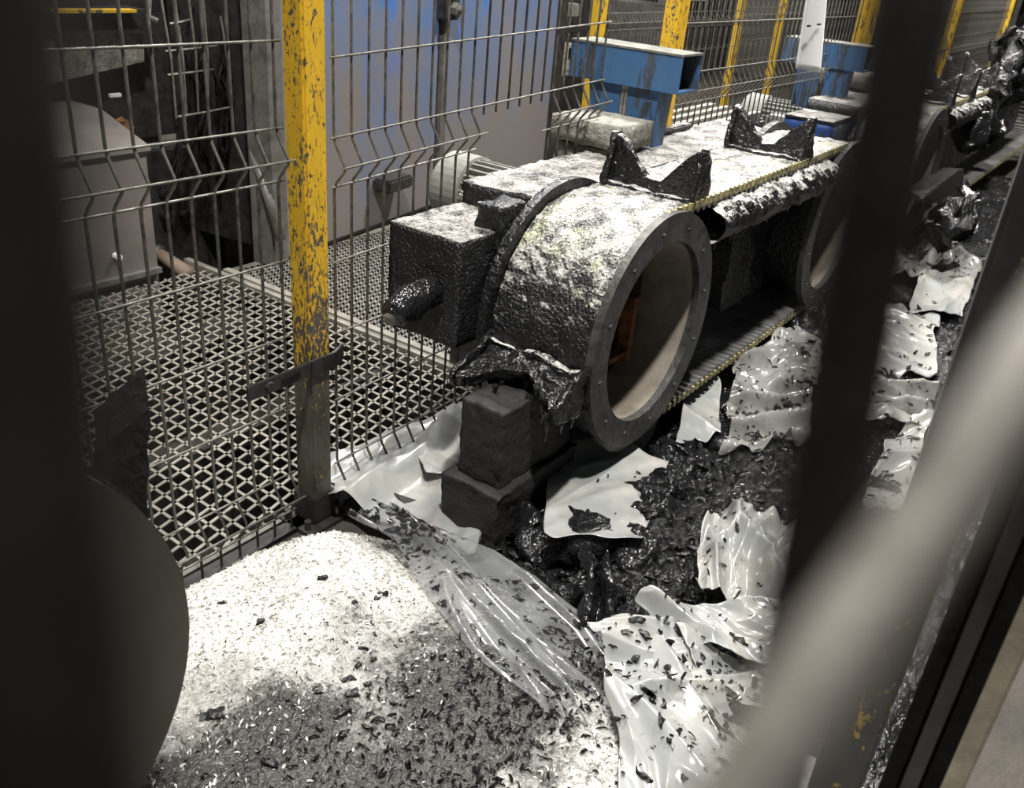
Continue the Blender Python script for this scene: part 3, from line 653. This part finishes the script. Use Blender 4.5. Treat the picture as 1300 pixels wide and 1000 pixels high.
# ------------------------------------------------------------------ gear blocks, motors
def gear(dx, label, label2, s=1.0):
    t = thing('gear_block', (2.3 + dx, 1.3, .77), label, 'gearbox')
    MB().gbox((2.31 + dx, 1.265, .690), (2.47 + dx, 1.465, .778), .02).rough(.003, 40).build('body', M['concrete'], t, smooth=True, weld=True)
    MB().gbox((2.295 + dx, 1.245, .785), (2.485 + dx, 1.485, .855), .02).rough(.003, 18, .003, 60).build('lid', M['concrete'], t, smooth=True, weld=True)
    MB().box((2.32 + dx, 1.275, .775), (2.46 + dx, 1.455, .787)).build('joint', M['wire_dark'], t)
    t = thing('electric_motor', (2.26 + dx, 1.65, .5), label2, 'motor')
    ax, az, r = 2.22 + dx, .585, .100
    ca = MB().tube([(ax, 1.39, az), (ax, 1.71, az)], r - .012, 28).build('casing', M['motor'], t, smooth=True)
    for k in range(26):
        g = 2 * math.pi * k / 26; e = Vector((math.cos(g), 0, math.sin(g))); tt = Vector((-e.z, 0, e.x))
        bs = Matrix((e, Vector((0, 1, 0)), tt)).transposed()
        MB().box((r - .014, 1.40, -.0028), (r + .004, 1.69, .0028), bs, (ax, 0, az)).build('cooling_fin', M['motor'], ca)
    MB().tube([(ax, 1.685, az), (ax, 1.69, az), (ax, 1.79, az), (ax, 1.805, az), (ax, 1.81, az)], [r + .004, r + .012, r + .012, r, r - .03], 32).build('fan_cowl', M['motor'], t, smooth=False)
    tb_ = MB().box((ax - .175, 1.50, az - .05), (ax - .085, 1.63, az + .045)).build('terminal_box', M['motor'], t, bevel=.008)
    for yy in (1.52, 1.61):
        MB().tube([(ax - .175, yy, az + .02), (ax - .182, yy, az + .02)], .008, 8).build('screw', M['steel'], tb_)
    MB().box((ax - .03, 1.40, .23), (ax + .03, 1.66, az - r + .01)).build('pedestal', M['steel_dark'], t)
    MB().box((ax - .08, 1.42, .02), (ax + .08, 1.70, .235)).build('stand', M['steel_dark'], t)
gear(0, 'dusty grey gearbox block with overhanging lid beside the front cleat', 'dusty grey finned electric motor lying behind the big drum beam')
gear(2.42, 'dusty grey gearbox block at the start of the far conveyor', 'dusty finned motor of the far conveyor')
t = thing('motor_rail_block', (3.5, 1.5, 0), 'dusty slotted motor rail behind the second cleat', 'rail')
for k in range(4): MB().box((3.2, 1.43 + .07 * k, .70), (3.85, 1.46 + .07 * k, .73)).build('bar', M['concrete'], t)
MB().box((3.15, 1.42, .02), (3.9, 1.70, .70)).build('body', M['steel'], t, bevel=.01)
# ------------------------------------------------------------------ blue trough boxes
def trough(dx, label, dz=0.0):
    t = thing('trough_box', (2.6 + dx, 1.4, .76), label, 'trough')
    x0, x1, y0, y1, z0, z1 = 2.52 + dx, 2.655 + dx, 1.20, 1.585, .935 + dz, 1.040 + dz
    MB().box((x0, y0, z0), (x0 + .006, y1, z1)).build('side_wall', M['blue'], t)
    MB().box((x1 - .006, y0, z0), (x1, y1, z1)).build('side_wall', M['blue'], t)
    MB().box((x0 + .006, y0, z0), (x1 - .006, y1, z0 + .006)).build('bottom', M['blue'], t)
    MB().box((x0 - .002, y0, z1), (x1 + .002, y1, z1 + .006)).build('dusty_top', M['dust'], t)
    MB().box((x0 + .006, y1 - .01, z0 + .006), (x1 - .006, y1, z1)).build('end_wall', M['blue'], t)
    for a, c in (((1.265, 1.375), (1.285, 1.36)), ((1.40, 1.515), (1.395, 1.48))):
        MB().prism([(a[0], z0), (a[1], z0), (c[1], .70), (c[0], .70)], 0, x0 + .015, x0 + .022).build('leg_plate', M['blue'], t)
    MB().prism([(x0 + .022, z0), (x1 - .02, z0), (x1 - .05, .70), (x0 + .022, .70)], 1, 1.268, 1.275).build('leg_plate', M['blue'], t)
    MB().prism([(x0 + .022, z0), (x1 - .02, z0), (x1 - .05, .70), (x0 + .022, .70)], 1, 1.500, 1.507).build('leg_plate', M['blue'], t)
trough(0, 'blue steel trough box with open end on tapered legs, in front of a yellow post')
trough(1.88, 'second blue trough box far back, right of the hanging white card', -.045)
# white hanging card
t = thing('hanging_card', (4.1, 1.33, .9), 'bright white card hanging on the fence beyond the cleats', 'sign')
def card(u, v):
    a, b_ = at(1028, -30, Y=1.32), at(1010, 87, Y=1.32); c_, d_ = at(1052, -30, Y=1.30), at(1041, 92, Y=1.30)
    p = (a.lerp(b_, v)).lerp(c_.lerp(d_, v), u); return p + Vector((0, -.015 * math.sin(u * 3.1) * (0.4 + v), 0))
MB().grid(card, 10, 14).build('card', M['paper'], t, smooth=True, solid=.003)
for (x, y) in ((1027, 33), (1040, 31)):
    c = at(x, y, Y=1.285); MB().box(c - Vector((.018, .002, .003)), c + Vector((.018, .004, .003))).build('slot', M['wire_dark'], t)

# ================================================================== WHITE FLUFF BAG (front left)
def bag_h(x, y):
    cx, cy, ax, ay = 0.40, 0.52, 0.90, 0.83
    u = (x - cx) / ax; v = (y - cy) / ay; r = (abs(u) ** 5.5 + abs(v) ** 5.5) ** (1 / 5.5)
    if r >= 1: return -0.02
    h = .165 * (1 - r ** 6) ** .6 + .03 * (1 - min(1, r)) 
    return h + .012 * noise.noise(Vector((x * 5, y * 5, 0))) + .006 * noise.fractal(Vector((x * 22, y * 22, 3)), 1, 2, 4)
t = thing('bulk_bag', (.5, .55, 0), 'open bulk bag heaped with white shredded fluff, sooty towards the front', 'bag')
bg = MB(); NX, NY = 230, 210
bg.grid(lambda u, v: (-.46 + 1.77 * u, -.28 + 1.62 * v, bag_h(-.46 + 1.77 * u, -.28 + 1.62 * v) + .0), NX, NY)
bg.build('fluff_mound', M['fluff'], t, smooth=True)
fl = MB(); bl = MB(); rnd = random.Random(3)
for k in range(15000):
    x = rnd.uniform(.25, 1.27); y = rnd.uniform(.15, 1.3); z = bag_h(x, y)
    if z < .01: continue
    dark = (.5 - .15 * x - (y - .55) + rnd.gauss(0, .10)) > .10 and y > .45
    s_ = rnd.uniform(.002, .007) * (1.0 if not dark else .8); n = len(fl.v); tgt = fl if not dark else bl
    if dark and rnd.random() < .7: continue
    n = len(tgt.v); p = Vector((x, y, z + .001)); a = Vector((rnd.gauss(0, 1), rnd.gauss(0, 1), rnd.gauss(0, .45))).normalized(); b_ = a.cross(Vector((rnd.gauss(0, 1), rnd.gauss(0, 1), rnd.gauss(0, 1)))).normalized()
    tgt.v += [p - a * s_, p + b_ * s_ * .5, p + a * s_, p - b_ * s_ * .3 + Vector((0, 0, s_ * .5))]; tgt.f += [[n, n + 1, n + 2, n + 3]]
o = fl.build('loose_flakes', M['flake'], t); o['kind'] = 'stuff'; o['label'] = 'loose white flakes'
o = bl.build('loose_soot_flakes', M['shard'], t); o['kind'] = 'stuff'; o['label'] = 'loose black flakes'
def late_shards(shard):
    for k in range(2600):
        x = rnd.uniform(.45, 1.25); y = rnd.uniform(.30, .95); z = bag_h(x, y)
        if z < .02 or (1.05 - .15 * x - y + rnd.gauss(0, .07)) < .23: continue
        if y < .46 and rnd.random() < .75: continue
        L = rnd.uniform(.005, .018); shard(sw, Vector((x, y, z + .002)), L, L * rnd.uniform(.1, .35), .0025, rnd.uniform(0, .006))
# black rubber crumbs one can pick out on the white fluff
crumbs = [(488, 755, 12), (478, 760, 8), (452, 766, 9), (442, 862, 16), (468, 868, 9), (447, 882, 15), (434, 905, 20), (470, 908, 12), (548, 835, 9), (512, 845, 9), (455, 846, 10), (408, 735, 10), (282, 765, 9), (270, 909, 30), (340, 970, 18), (555, 905, 14), (498, 895, 9), (520, 885, 10), (462, 823, 10), (404, 880, 9), (590, 790, 10), (330, 790, 8), (640, 905, 12), (585, 830, 10)]
crumb_l = ['upper one of the pair right of the mound centre', 'lower one of the pair right of the mound centre', 'hooked one just left of the upper pair', 'in the middle of the mound, larger of its cluster', 'small one right of the middle cluster', 'just above the biggest blob', 'biggest of all, lower middle', 'right neighbour of the biggest blob', 'near the liner edge on the right', 'left of the one near the liner edge', 'small one at the top of the middle cluster', 'highest up, near the mound crest', 'farthest left, beside the brown drum', 'long sliver beside the brown drum', 'alone at the bottom left', 'at the edge of the black soot', 'below the middle, first towards the soot', 'below the middle, second towards the soot', 'small one above the middle cluster', 'left of the biggest blob', 'farthest right, touching the liner', 'alone on the grey patch at the left', 'inside the black soot', 'between the liner and the black soot']
for k, (px, py, s_) in enumerate(crumbs):
    p = at(px, py, Z=.17)
    for q in range(3): p = at(px, py, Z=max(0, bag_h(p.x, p.y)))
    L = s_ / F * (p - CAM).length * .9
    bs = Matrix.Rotation(rnd.uniform(-.5, 1.0) - .9, 3, 'Z'); mb = MB().gbox((-L / 2, -L * .22, -.003), (L / 2, L * .22, .005), L / 6)
    mb.v = [bs @ v_ + p for v_ in mb.v]; mb.rough(.006, 60, .004, 150)
    ob = mb.build('rubber_crumb', M['shard'], None, weld=True, origin=tuple(p)); tag(ob, 'black crumb on white fluff, ' + crumb_l[k], 'crumb', 'black rubber crumbs on the white fluff')

# ================================================================== DEBRIS HEAP
def heap_h(x, y):
    e = 1.0
    e *= min(1, max(0, (1.36 - y) / .12)); e *= min(1, max(0, (x - .98 + .25 * (y - .5)) / .12))
    e *= 1 - .75 * min(1, max(0, (y - .98) / .08)) * min(1, max(0, (1.9 - x) / .2))
    base = .045 + .055 * math.exp(-((x - 1.75) ** 2 + (y - .62) ** 2) / .06) + .06 * math.exp(-((x - 2.3) ** 2 / .5 + (y - .6) ** 2 / .08)) + .03 * math.exp(-((x - 1.5) ** 2 + (y - .55) ** 2) / .03)
    base += .03 * (x > 2.5) * min(1, (x - 2.5))
    base *= min(1, max(0, (y + .05 * noise.noise(Vector((x * 4, 0, 0))) + .12) / .25)) if y < .13 else 1
    n1 = noise.hetero_terrain(Vector((x * 9, y * 9, 1)), 0.8, 2.1, 6, 0.2) * .022
    n2 = abs(noise.noise(Vector((x * 26, y * 26, 5)))) * .020
    return -0.03 + e * (base + .03 * min(1, base * 30)) + e * (n1 + n2) * min(1, base * 25)
hp = MB()
def hq(u, v):
    x = .98 + 6.2 * (u ** 1.8); y = -.25 + 1.61 * v; return (x, y, heap_h(x, y))
hp.grid(hq, 430, 230)
ho = hp.build('debris_heap', M['heap'], None, smooth=True); tag(ho, 'spread of black tarred rubber debris over the floor under the conveyor', 'debris', None, 'stuff')
sh = MB(); sw = MB()
def shard(mb, p, L, wdt, thick, curl):
    d = Vector((rnd.gauss(0, 1), rnd.gauss(0, 1), rnd.gauss(0, .5))).normalized(); s_ = d.cross(Vector((rnd.gauss(0, .4), rnd.gauss(0, .4), 1))).normalized(); n = len(mb.v); up = Vector((0, 0, 1)); kk = 4
    for i in range(kk + 1):
        a = i / kk - .5; c_ = p + d * (a * L) + up * (curl * (.25 - a * a) * 4) + s_ * rnd.gauss(0, L * .05); ww = wdt * (1 - abs(a) * 1.2) * rnd.uniform(.6, 1.2)
        mb.v += [c_ - s_ * ww, c_ + up * thick, c_ + s_ * ww]
    for i in range(kk):
        for j in range(2): q = n + i * 3 + j; mb.f.append([q, q + 1, q + 4, q + 3])
late_shards(shard)
for k in range(7500):
    x = 1.1 + 3.9 * rnd.random() ** 1.6; y = rnd.uniform(.12, 1.3)
    if bag_h(x, y) > 0.03: continue
    if y > 1.1 and x < 2.2: continue
    z = heap_h(x, y)
    if z < 0.0: continue
    L = rnd.uniform(.008, .045); shard(sh, Vector((x, y, z + rnd.uniform(0, .010))), L, L * rnd.uniform(.08, .3), .003, rnd.uniform(0, .010))
o = sh.build('rubber_scrap', M['shard'], None, smooth=False); tag(o, 'curled black rubber scraps strewn over the debris heap', 'scrap', None, 'stuff')
# larger tar clods
clods = [(690, 680, .09, .06), (745, 700, .07, .09), (735, 655, .035, .03), (650, 735, .06, .03), (860, 600, .10, .07), (905, 560, .08, .05), (820, 660, .08, .05), (800, 710, .07, .05), (930, 520, .06, .05), (1000, 430, .12, .10), (850, 640, .06, .05), (700, 840, .07, .03), (760, 760, .06, .05)]
clod_l = ['against the right side of the pillar foot', 'just left of the upright rag top', 'small, below the white film under the ring', 'in front of the pillar foot', 'below the return belt, left of the film bundle', 'under the bright film flap', 'left of the crumpled film tuft', 'above the pleated film strip', 'beside the torn film bundle', 'big and dark beside the second ring', 'between ring and crumpled tuft', 'on the sooty liner edge', 'right of the upright rag']
for k, (px, py, r_, h_) in enumerate(clods):
    p = at(px, py, Z=.08); c = Vector((p.x, p.y, heap_h(p.x, p.y)))
    mb = MB(); nn_ = 30
    def cf(u, v):
        g = 2 * math.pi * u; e = math.pi / 2 * v; q = Vector((math.cos(g) * math.cos(e) * r_, math.sin(g) * math.cos(e) * r_, math.sin(e) * h_ - .01))
        return c + q + noise.noise_vector((c + q) * 18) * r_ * .45 + noise.noise_vector((c + q) * 60) * .012
    mb.grid(cf, nn_, 14)
    ob = mb.build('tar_clod', M['goo'], None, smooth=True, origin=tuple(c)); tag(ob, 'glossy tar lump ' + clod_l[k], 'clod', 'glossy tar lumps in the debris')
# upright tarred rag by the pillar's foot
t = thing('tarred_rag', at(750, 800, Z=.08), 'stiff tar-soaked rag standing up right of the pillar foot', 'rag')
def rag(u, v):
    a = at(738, 690, Z=.24).lerp(at(775, 720, Z=.22), u); b_ = at(735, 830, Z=.09).lerp(at(790, 850, Z=.08), u); q = a.lerp(b_, v)
    return q + Vector((0, 0, .02 * math.sin(u * 9))) + noise.noise_vector(q * 22) * .022 + noise.noise_vector(q * 70) * .005
MB().grid(rag, 30, 50).build('cloth', M['goo'], t, smooth=True, solid=.004)

# ================================================================== PLASTIC SHEETS
def sheet(name, label, corners, mt, amp=.03, res=60, seed=0, edge=.10, crease=7.0, lift=0.0, cat='plastic sheet', group=None, sag=0.0, fine=.004, scraps=0):
    """corners: four (px, py, z) around the sheet; a crumpled skin between them with torn edges"""
    P = [at(px, py, Z=z) for px, py, z in corners]; c = (P[0] + P[1] + P[2] + P[3]) / 4; off = Vector((seed * 7.3, seed * 1.7, 0)); ca, sa = math.cos(seed * 1.3 + .4), math.sin(seed * 1.3 + .4)
    mb = MB()
    def fn(u, v):
        eu = (noise.noise(Vector((v * 4, seed, 1))) * edge) * (1 if u > .5 else -1) * abs(2 * u - 1) ** 2
        ev = (noise.noise(Vector((u * 4, seed, 9))) * edge) * (1 if v > .5 else -1) * abs(2 * v - 1) ** 2
        uu, vv = u + eu, v + ev; q = P[0].lerp(P[1], uu).lerp(P[3].lerp(P[2], uu), vv)
        s_ = Vector((q.x * ca + q.y * sa, (q.y * ca - q.x * sa) * .38, 0)) * crease * 1.35 + off
        w1 = 1 - 2.4 * abs(noise.noise(s_ * .7 + noise.noise_vector(s_ * .3) * .5)); w2 = 1 - 2.4 * abs(noise.noise(s_ * 1.5 + Vector((5, 2, 8)))); w3 = 1 - 2.4 * abs(noise.noise(s_ * 3.4 + Vector((1, 12, 8))))
        h = amp * (.95 * w1 + .38 * w2 + .08 * w3 - .6)
        return q + Vector((noise.noise(s_ * .5 + off) * amp * .5, noise.noise(s_ * .5 + off * 2) * amp * .5, h + lift - sag * math.sin(math.pi * uu) * math.sin(math.pi * vv)))
    mb.grid(fn, res, res)
    for q in range(scraps):
        p = rnd.choice(mb.v); L = rnd.choice((.006, .010, .016, .03)) * rnd.uniform(.7, 1.3); shard(sw, p + Vector((0, 0, .003)), L, L * rnd.uniform(.15, .45), .003, rnd.uniform(0, .004))
    ob = mb.build(name, mt, None, smooth=False, origin=tuple(c), solid=.0012)
    for p in ob.data.polygons: p.use_smooth = True
    return tag(ob, label, cat, group)
F_, FC, FD, FG, FL = M['film'], M['film_clean'], M['film_dirty'], M['film_grey'], M['film_clear']
sheet('plastic_sheet', 'milky plastic sheet with dusty folds spread between the pillar and the yellow post', [(412, 582, .08), (600, 512, .10), (602, 700, .08), (425, 632, .09)], FC, .030, 70, 1, crease=5)
sheet('plastic_sheet', 'raised fold of clean film leaning on the left side of the pillar', [(520, 560, .09), (590, 505, .20), (592, 600, .12), (540, 600, .10)], FC, .022, 40, 2, crease=6)
sheet('plastic_sheet', 'smooth white film right of the pillar, under the open ring', [(705, 520, .17), (850, 592, .13), (812, 690, .16), (690, 680, .16)], FC, .024, 60, 3, .05, 5, scraps=12)
sheet('plastic_sheet', 'film tongue with black drips, lowest in the picture, right of the sooty mound', [(765, 800, .20), (880, 800, .18), (965, 1010, .17), (800, 1030, .22)], FD, .035, 90, 4, .09, 6, scraps=60)
sheet('plastic_sheet', 'splattered white film draped from the rag to the front', [(745, 790, .20), (850, 790, .18), (930, 900, .18), (850, 960, .20)], F_, .035, 90, 5, .10, 7, scraps=60)
sheet('plastic_sheet', 'crumpled white film tuft beside the dark near bar', [(900, 640, .17), (1020, 640, .18), (1010, 790, .16), (880, 750, .16)], F_, .060, 80, 6, .10, 10, scraps=25)
sheet('plastic_sheet', 'long pleated film strip below the crumpled tuft', [(812, 752, .19), (1010, 765, .18), (1000, 850, .16), (825, 800, .18)], F_, .035, 80, 7, .08, 9, scraps=25)
sheet('plastic_sheet', 'dirty film stretched between the strip and the splattered sheet', [(850, 800, .18), (1000, 835, .16), (990, 920, .15), (900, 880, .17)], FD, .035, 70, 8, .08, 9, scraps=50)
sheet('plastic_sheet', 'small bright film flap under the ribbed return belt', [(872, 480, .16), (912, 470, .15), (915, 550, .14), (858, 565, .15)], FC, .02, 40, 9)
sheet('plastic_sheet', 'torn clear film bundle beneath the ribbed return belt', [(930, 440, .16), (1030, 420, .18), (1030, 560, .13), (915, 570, .14)], M['film_grey'], .060, 80, 10, .1, 9, scraps=60)
sheet('plastic_sheet', 'bright torn film scrap right of the ribbed return belt', [(985, 415, .18), (1045, 440, .18), (1040, 490, .15), (975, 460, .16)], F_, .035, 50, 11, .1, 9)
sheet('plastic_sheet', 'bright film glimpsed through the belt loop beside the open ring', [(880, 305, .22), (945, 290, .24), (945, 350, .08), (870, 385, .08)], FC, .012, 30, 12)
sheet('plastic_sheet', 'white film patch between the two near bars, upper', [(1165, 350, .15), (1240, 345, .15), (1225, 400, .12), (1150, 400, .12)], FC, .035, 70, 13, .08, 4, scraps=15)
sheet('plastic_sheet', 'white film patch with black scraps between the two near bars, middle', [(1110, 385, .13), (1190, 400, .13), (1190, 480, .11), (1090, 470, .11)], FC, .040, 60, 14, .1, 5, scraps=50)
sheet('plastic_sheet', 'pale film strip between the two near bars, lower', [(1130, 550, .12), (1190, 510, .12), (1145, 650, .10), (1095, 640, .10)], F_, .035, 70, 15, .1, 7, scraps=35)
sheet('plastic_sheet', 'small film scrap low between the two near bars', [(1080, 670, .12), (1125, 655, .12), (1110, 700, .11), (1070, 700, .11)], FG, .03, 40, 16)
sheet('plastic_sheet', 'grey soiled film bunched between the two near bars', [(1090, 470, .13), (1185, 480, .14), (1175, 540, .12), (1085, 545, .12)], FG, .055, 70, 17, .1, 8, scraps=60)
sheet('plastic_sheet', 'sooty grey film streaks below the far drum', [(1130, 290, .18), (1250, 330, .16), (1230, 360, .14), (1120, 350, .15)], FG, .05, 60, 18, .1, 7, scraps=90)
o = sw.build('film_scraps', M['shard'], None); tag(o, 'curled black scraps lying on the plastic sheets and the sooty side of the mound', 'scrap', None, 'stuff')
# clear liner draped over the bag's right rim
def liner():
    mb = MB(); c = Vector((1.1, .8, .1))
    path = [(500, 650), (545, 675), (600, 740), (660, 810), (725, 880), (760, 960)]
    outw = [(470, 640), (590, 688), (680, 735), (760, 800), (800, 870), (830, 980)]
    inn = [(440, 655), (500, 690), (545, 760), (600, 835), (680, 900), (720, 990)]
    def lp(arr, u):
        k = min(len(arr) - 2, int(u * (len(arr) - 1))); f_ = u * (len(arr) - 1) - k; return tuple(arr[k][j] * (1 - f_) + arr[k + 1][j] * f_ for j in (0, 1))
    def fn(u, v):
        if v < .5: a, b_ = lp(inn, u), lp(path, u); w_ = v * 2; za, zb_ = .165, .155
        else: a, b_ = lp(path, u), lp(outw, u); w_ = v * 2 - 1; za, zb_ = .155, .115
        px, py = a[0] * (1 - w_) + b_[0] * w_, a[1] * (1 - w_) + b_[1] * w_; q = at(px, py, Z=za * (1 - w_) + zb_ * w_)
        s_ = Vector((u * 1.6, v * 4.5, 3)); fold = (1 - 2 * abs(noise.noise(s_ + noise.noise_vector(s_ * .7) * .5))) ** 3
        return q + Vector((0, 0, .020 * fold + .012 * max(0, 1 - abs(v - .45) * 8)))
    mb.grid(fn, 110, 50); return mb
o = liner().build('bag_liner', FL, None, smooth=True, origin=(1.1, .8, 0), solid=.001); tag(o, 'clear tar-spotted liner film folded over the right rim of the fluff bag', 'liner')
o = MB(); 
# dark boards under the film left of the pillar
t = thing('buried_board', at(560, 655, Z=.02), 'dark board end peeping out between the bag and the pillar', 'board')
P = [at(500, 625, Z=.07), at(545, 640, Z=.07), at(585, 690, Z=.06), at(560, 690, Z=.06)]
mb = MB(); mb.v = P + [p - Vector((0, 0, .03)) for p in P]; mb.f = [[0, 1, 2, 3], [4, 5, 6, 7], [0, 1, 5, 4], [1, 2, 6, 5], [2, 3, 7, 6], [3, 0, 4, 7]]; mb.build('plank', M['pillar'], t)

t = thing('bent_flap', (4.6, .7, .3), 'bent black triangular flap jutting out between the near bars below the far drum', 'flap')
P = [at(1172, 252, Y=.72), at(1224, 214, Y=.70), at(1222, 262, Y=.68)]
mb = MB(); mb.v = P + [p + Vector((.01, .02, -.01)) for p in P]; mb.f = [[0, 1, 2], [3, 4, 5], [0, 1, 4, 3], [1, 2, 5, 4], [2, 0, 3, 5]]; mb.build('plate', M['tar'], t)
P = [at(1172, 252, Y=.72), at(1224, 214, Y=.70), at(1195, 212, Y=.86), at(1150, 240, Y=.86)]
mb = MB(); mb.v = P + [p + Vector((.0, .0, -.02)) for p in P]; mb.f = [[0, 1, 2, 3], [4, 5, 6, 7], [0, 1, 5, 4], [1, 2, 6, 5], [2, 3, 7, 6], [3, 0, 4, 7]]; mb.build('plate', M['flange'], t)
for px, py, Y_, rr, lb_ in ((1210, 278, .62, .13, 'large glossy tar mound between the near bars, under the bent flap'), (1232, 170, .84, .10, 'tar lump clinging to the edge of the far belt'), (1262, 120, .84, .12, 'tar lump on the near edge of the far belt, upper right'), (1285, 78, .90, .17, 'knotted tar mass on top of the far belt at the right edge'), (1255, 160, .80, .10, 'grey-streaked tar lump hanging beside the far belt')):
    c = at(px, py, Y=Y_); mb = MB()
    def cf(u, v):
        g = 2 * math.pi * u; e = math.pi * (v - .5); q = Vector((math.cos(g) * math.cos(e), math.sin(g) * math.cos(e) * .7, math.sin(e))) * rr
        return c + q + noise.noise_vector((c + q) * 12) * rr * .7 + noise.noise_vector((c + q) * 40) * .02
    mb.grid(cf, 30, 20); ob = mb.build('tar_lump', M['cleat'], None, smooth=True, origin=tuple(c)); tag(ob, lb_, 'clod')
# ================================================================== LEFT CONVEYOR END (near, dim)
t = thing('belt_conveyor', (.13, .8, 0), 'blurred brown drum end of a nearer conveyor at the lower left', 'conveyor')
cx, cz, r0, y0, y1 = .128, .665, .285, .655, .90
MB().annulus(cx, cz, 0.0, r0, y0, y0 + .03, 72).build('drum_disc', M['brownrubber'], t)
mb = MB()
def lb(u, v):
    L = 1.1; Pp = L * 2 + math.pi * r0; d = u * Pp; y = y0 + .03 + (y1 - y0 - .03) * v
    if d < L: return (cx - L + d, y, cz + r0)
    d -= L
    if d < math.pi * r0: g = math.pi / 2 - d / r0; return (cx + r0 * math.cos(g), y, cz + r0 * math.sin(g))
    return (cx - (d - math.pi * r0), y, cz - r0)
mb.grid(lb, 120, 6); mb.build('belt', M['tar'], t, smooth=True, solid=.01)
MB().box((-.9, .70, 0.0), (-.7, .86, cz - r0)).build('leg', M['steel_dark'], t)
MB().box((-.9, .70, cz - .05), (.0, .86, cz + .05)).build('inner_frame', M['steel_dark'], t)
MB().box((.05, .72, 0.0), (.17, .84, cz - r0 - .01)).build('leg', M['steel_dark'], t)
g = R(38); nn = Vector((math.cos(g), 0, math.sin(g)))
# its cleat, one ear up in view
a1, a2, a3, a4 = at(191, 519, Y=.74), at(125, 575, Y=.80), at(120, 680, Y=.80), at(186, 665, Y=.74)
t2 = thing('belt_cleat', a4, 'dark glossy-topped cleat ear standing above the blurred brown drum end', 'cleat', 'saddle cleats on the conveyor belts')
mb = MB(); ex = Vector((.035, .035, -.01)).normalized() * .045
def earf(sgn):
    def fn(u, v):
        p = a1.lerp(a2, u).lerp(a4.lerp(a3, u), v); return p + Vector((0.03, .05, .02)) * (1 if sgn else 0) * (1 - .2 * v) + noise.noise_vector(p * 40) * .004
    return fn
mb.grid(earf(0), 16, 16); mb.grid(earf(1), 16, 16)
mb.grid(lambda u, v: a1.lerp(a2, u) + Vector((.03, .05, .02)) * v + noise.noise_vector(a1.lerp(a2, u) * 40) * .004, 16, 6)
mb.grid(lambda u, v: a1.lerp(a4, u) + Vector((.03, .05, .02)) * v * (1 - .2 * u) + noise.noise_vector(a1.lerp(a4, u) * 40) * .004, 16, 6)
mb.build('ear', M['goo'], t2, smooth=False, weld=True)

# ================================================================== NEAR POSTS (right)
pa = at(1283, 370, d=.88)
post(pa.x, pa.y, 'soot-black fence post with flecks of yellow, large and near at the right edge', M['post_sooty'], s=.030, rotz=R(8))
pb = at(1217, 850, d=.70); t = thing('channel_post', (pb.x, pb.y, 0), 'blurred dark channel post with vertical grooves near the lower right corner', 'post')
for k, (dy) in enumerate((.016, .001, -.014)):
    MB().box((pb.x - .008, pb.y + dy - .006, 0), (pb.x + .012, pb.y + dy + .006, 1.04)).build('flange', M['wire_dark' if k != 1 else 'steel_dark'], t)
MB().box((pb.x + .006, pb.y - .02, 0), (pb.x + .014, pb.y + .022, 1.04)).build('web', M['wire_dark'], t)
pc = at(1262, 850, d=1.22); t = thing('guard_post', (pc.x, pc.y, 0), 'pale beige dusty post at the lower right corner', 'post')
MB().box((pc.x - .025, pc.y - .025, 0), (pc.x + .025, pc.y + .025, .80)).build('upright', M['beige'], t, bevel=.004)
MB().box((pc.x - .06, pc.y - .06, 0), (pc.x + .06, pc.y + .06, .01)).build('base_plate', M['steel_dark'], t)
c = at(1130, 648, Z=.30); t = thing('twig_wire', c, 'bent wire stub with a yellow tip poking out beside the sooty post', 'wire')
b_ = at(1150, 650, X=pa.x - .02); a = at(1085, 652, X=pa.x + .06); MB().tube([a, a.lerp(b_, .5) + Vector((0, 0, .006)), b_], .004, 6).build('shank', M['wire'], t, smooth=True)
MB().tube([b_, b_ + (b_ - a).normalized() * .012], .006, 6).build('tip', M['post_far'], t, smooth=True)
# ================================================================== NEAR FENCE, right in front of the lens
t = thing('mesh_fence', at(650, 500, d=.055) * 1.0, 'blurred mesh fence panel right before the camera, with two dark uprights', 'fence')
def line(p, q, r_, name, m, lo, hi, axis=2, parent=t):
    d = (q - p); a = p + d * ((lo - p[axis]) / d[axis]); c = p + d * ((hi - p[axis]) / d[axis])
    return MB().tube([a, p.lerp(q, .0), q, c] if (a - p).length and True else [a, c], r_, 10).build(name, m, parent, smooth=True)
rw0, rw1 = at(1160, 0, d=.050), at(1000, 900, d=.056)
lw0, lw1 = at(-35, 0, d=.0235), at(70, 1000, d=.0255)
line(rw0, rw1, .0029, 'vertical_wire', M['wire_dark'], 1.9, .60)
line(lw0, lw1, .0029, 'vertical_wire', M['wire_dark'], 1.9, .60)
side = ROT @ Vector((1, 0, 0)) * .05
for k in (-1, 1, 2):
    a_, b_ = (lw0, lw1) if k < 0 else (rw0, rw1)
    line(a_ + side * k, b_ + side * k, .0029, 'vertical_wire', M['wire_dark'], 1.9, .60)
for z in (1.42, 1.62, 1.82, 1.12, .92, .72):
    d = (rw1 - rw0); base = rw0 + d * ((z - rw0.z) / d.z); d2 = (lw1 - lw0); base2 = lw0 + d2 * ((z - lw0.z) / d2.z)
    MB().tube([base2 - side, base2, base, base + side * 2], .0029, 8).build('horizontal_wire', M['wire_dark'], t, smooth=True)
t3 = thing('bent_rod', at(1130, 740, d=.05), 'pale blurred steel rod slanting across the lower right, right before the camera', 'rod')
q0, q1 = at(1340, 425, d=.052), at(915, 1050, d=.044); dq = (q1 - q0)
MB().tube([q0 - dq * 1.4, q0, q0.lerp(q1, .5), q1, q1 + dq * .8], .0026, 14).build('rod', M['rod'], t3, smooth=True)
for o in bpy.data.objects:
    if '_w' in o: del o['_w']
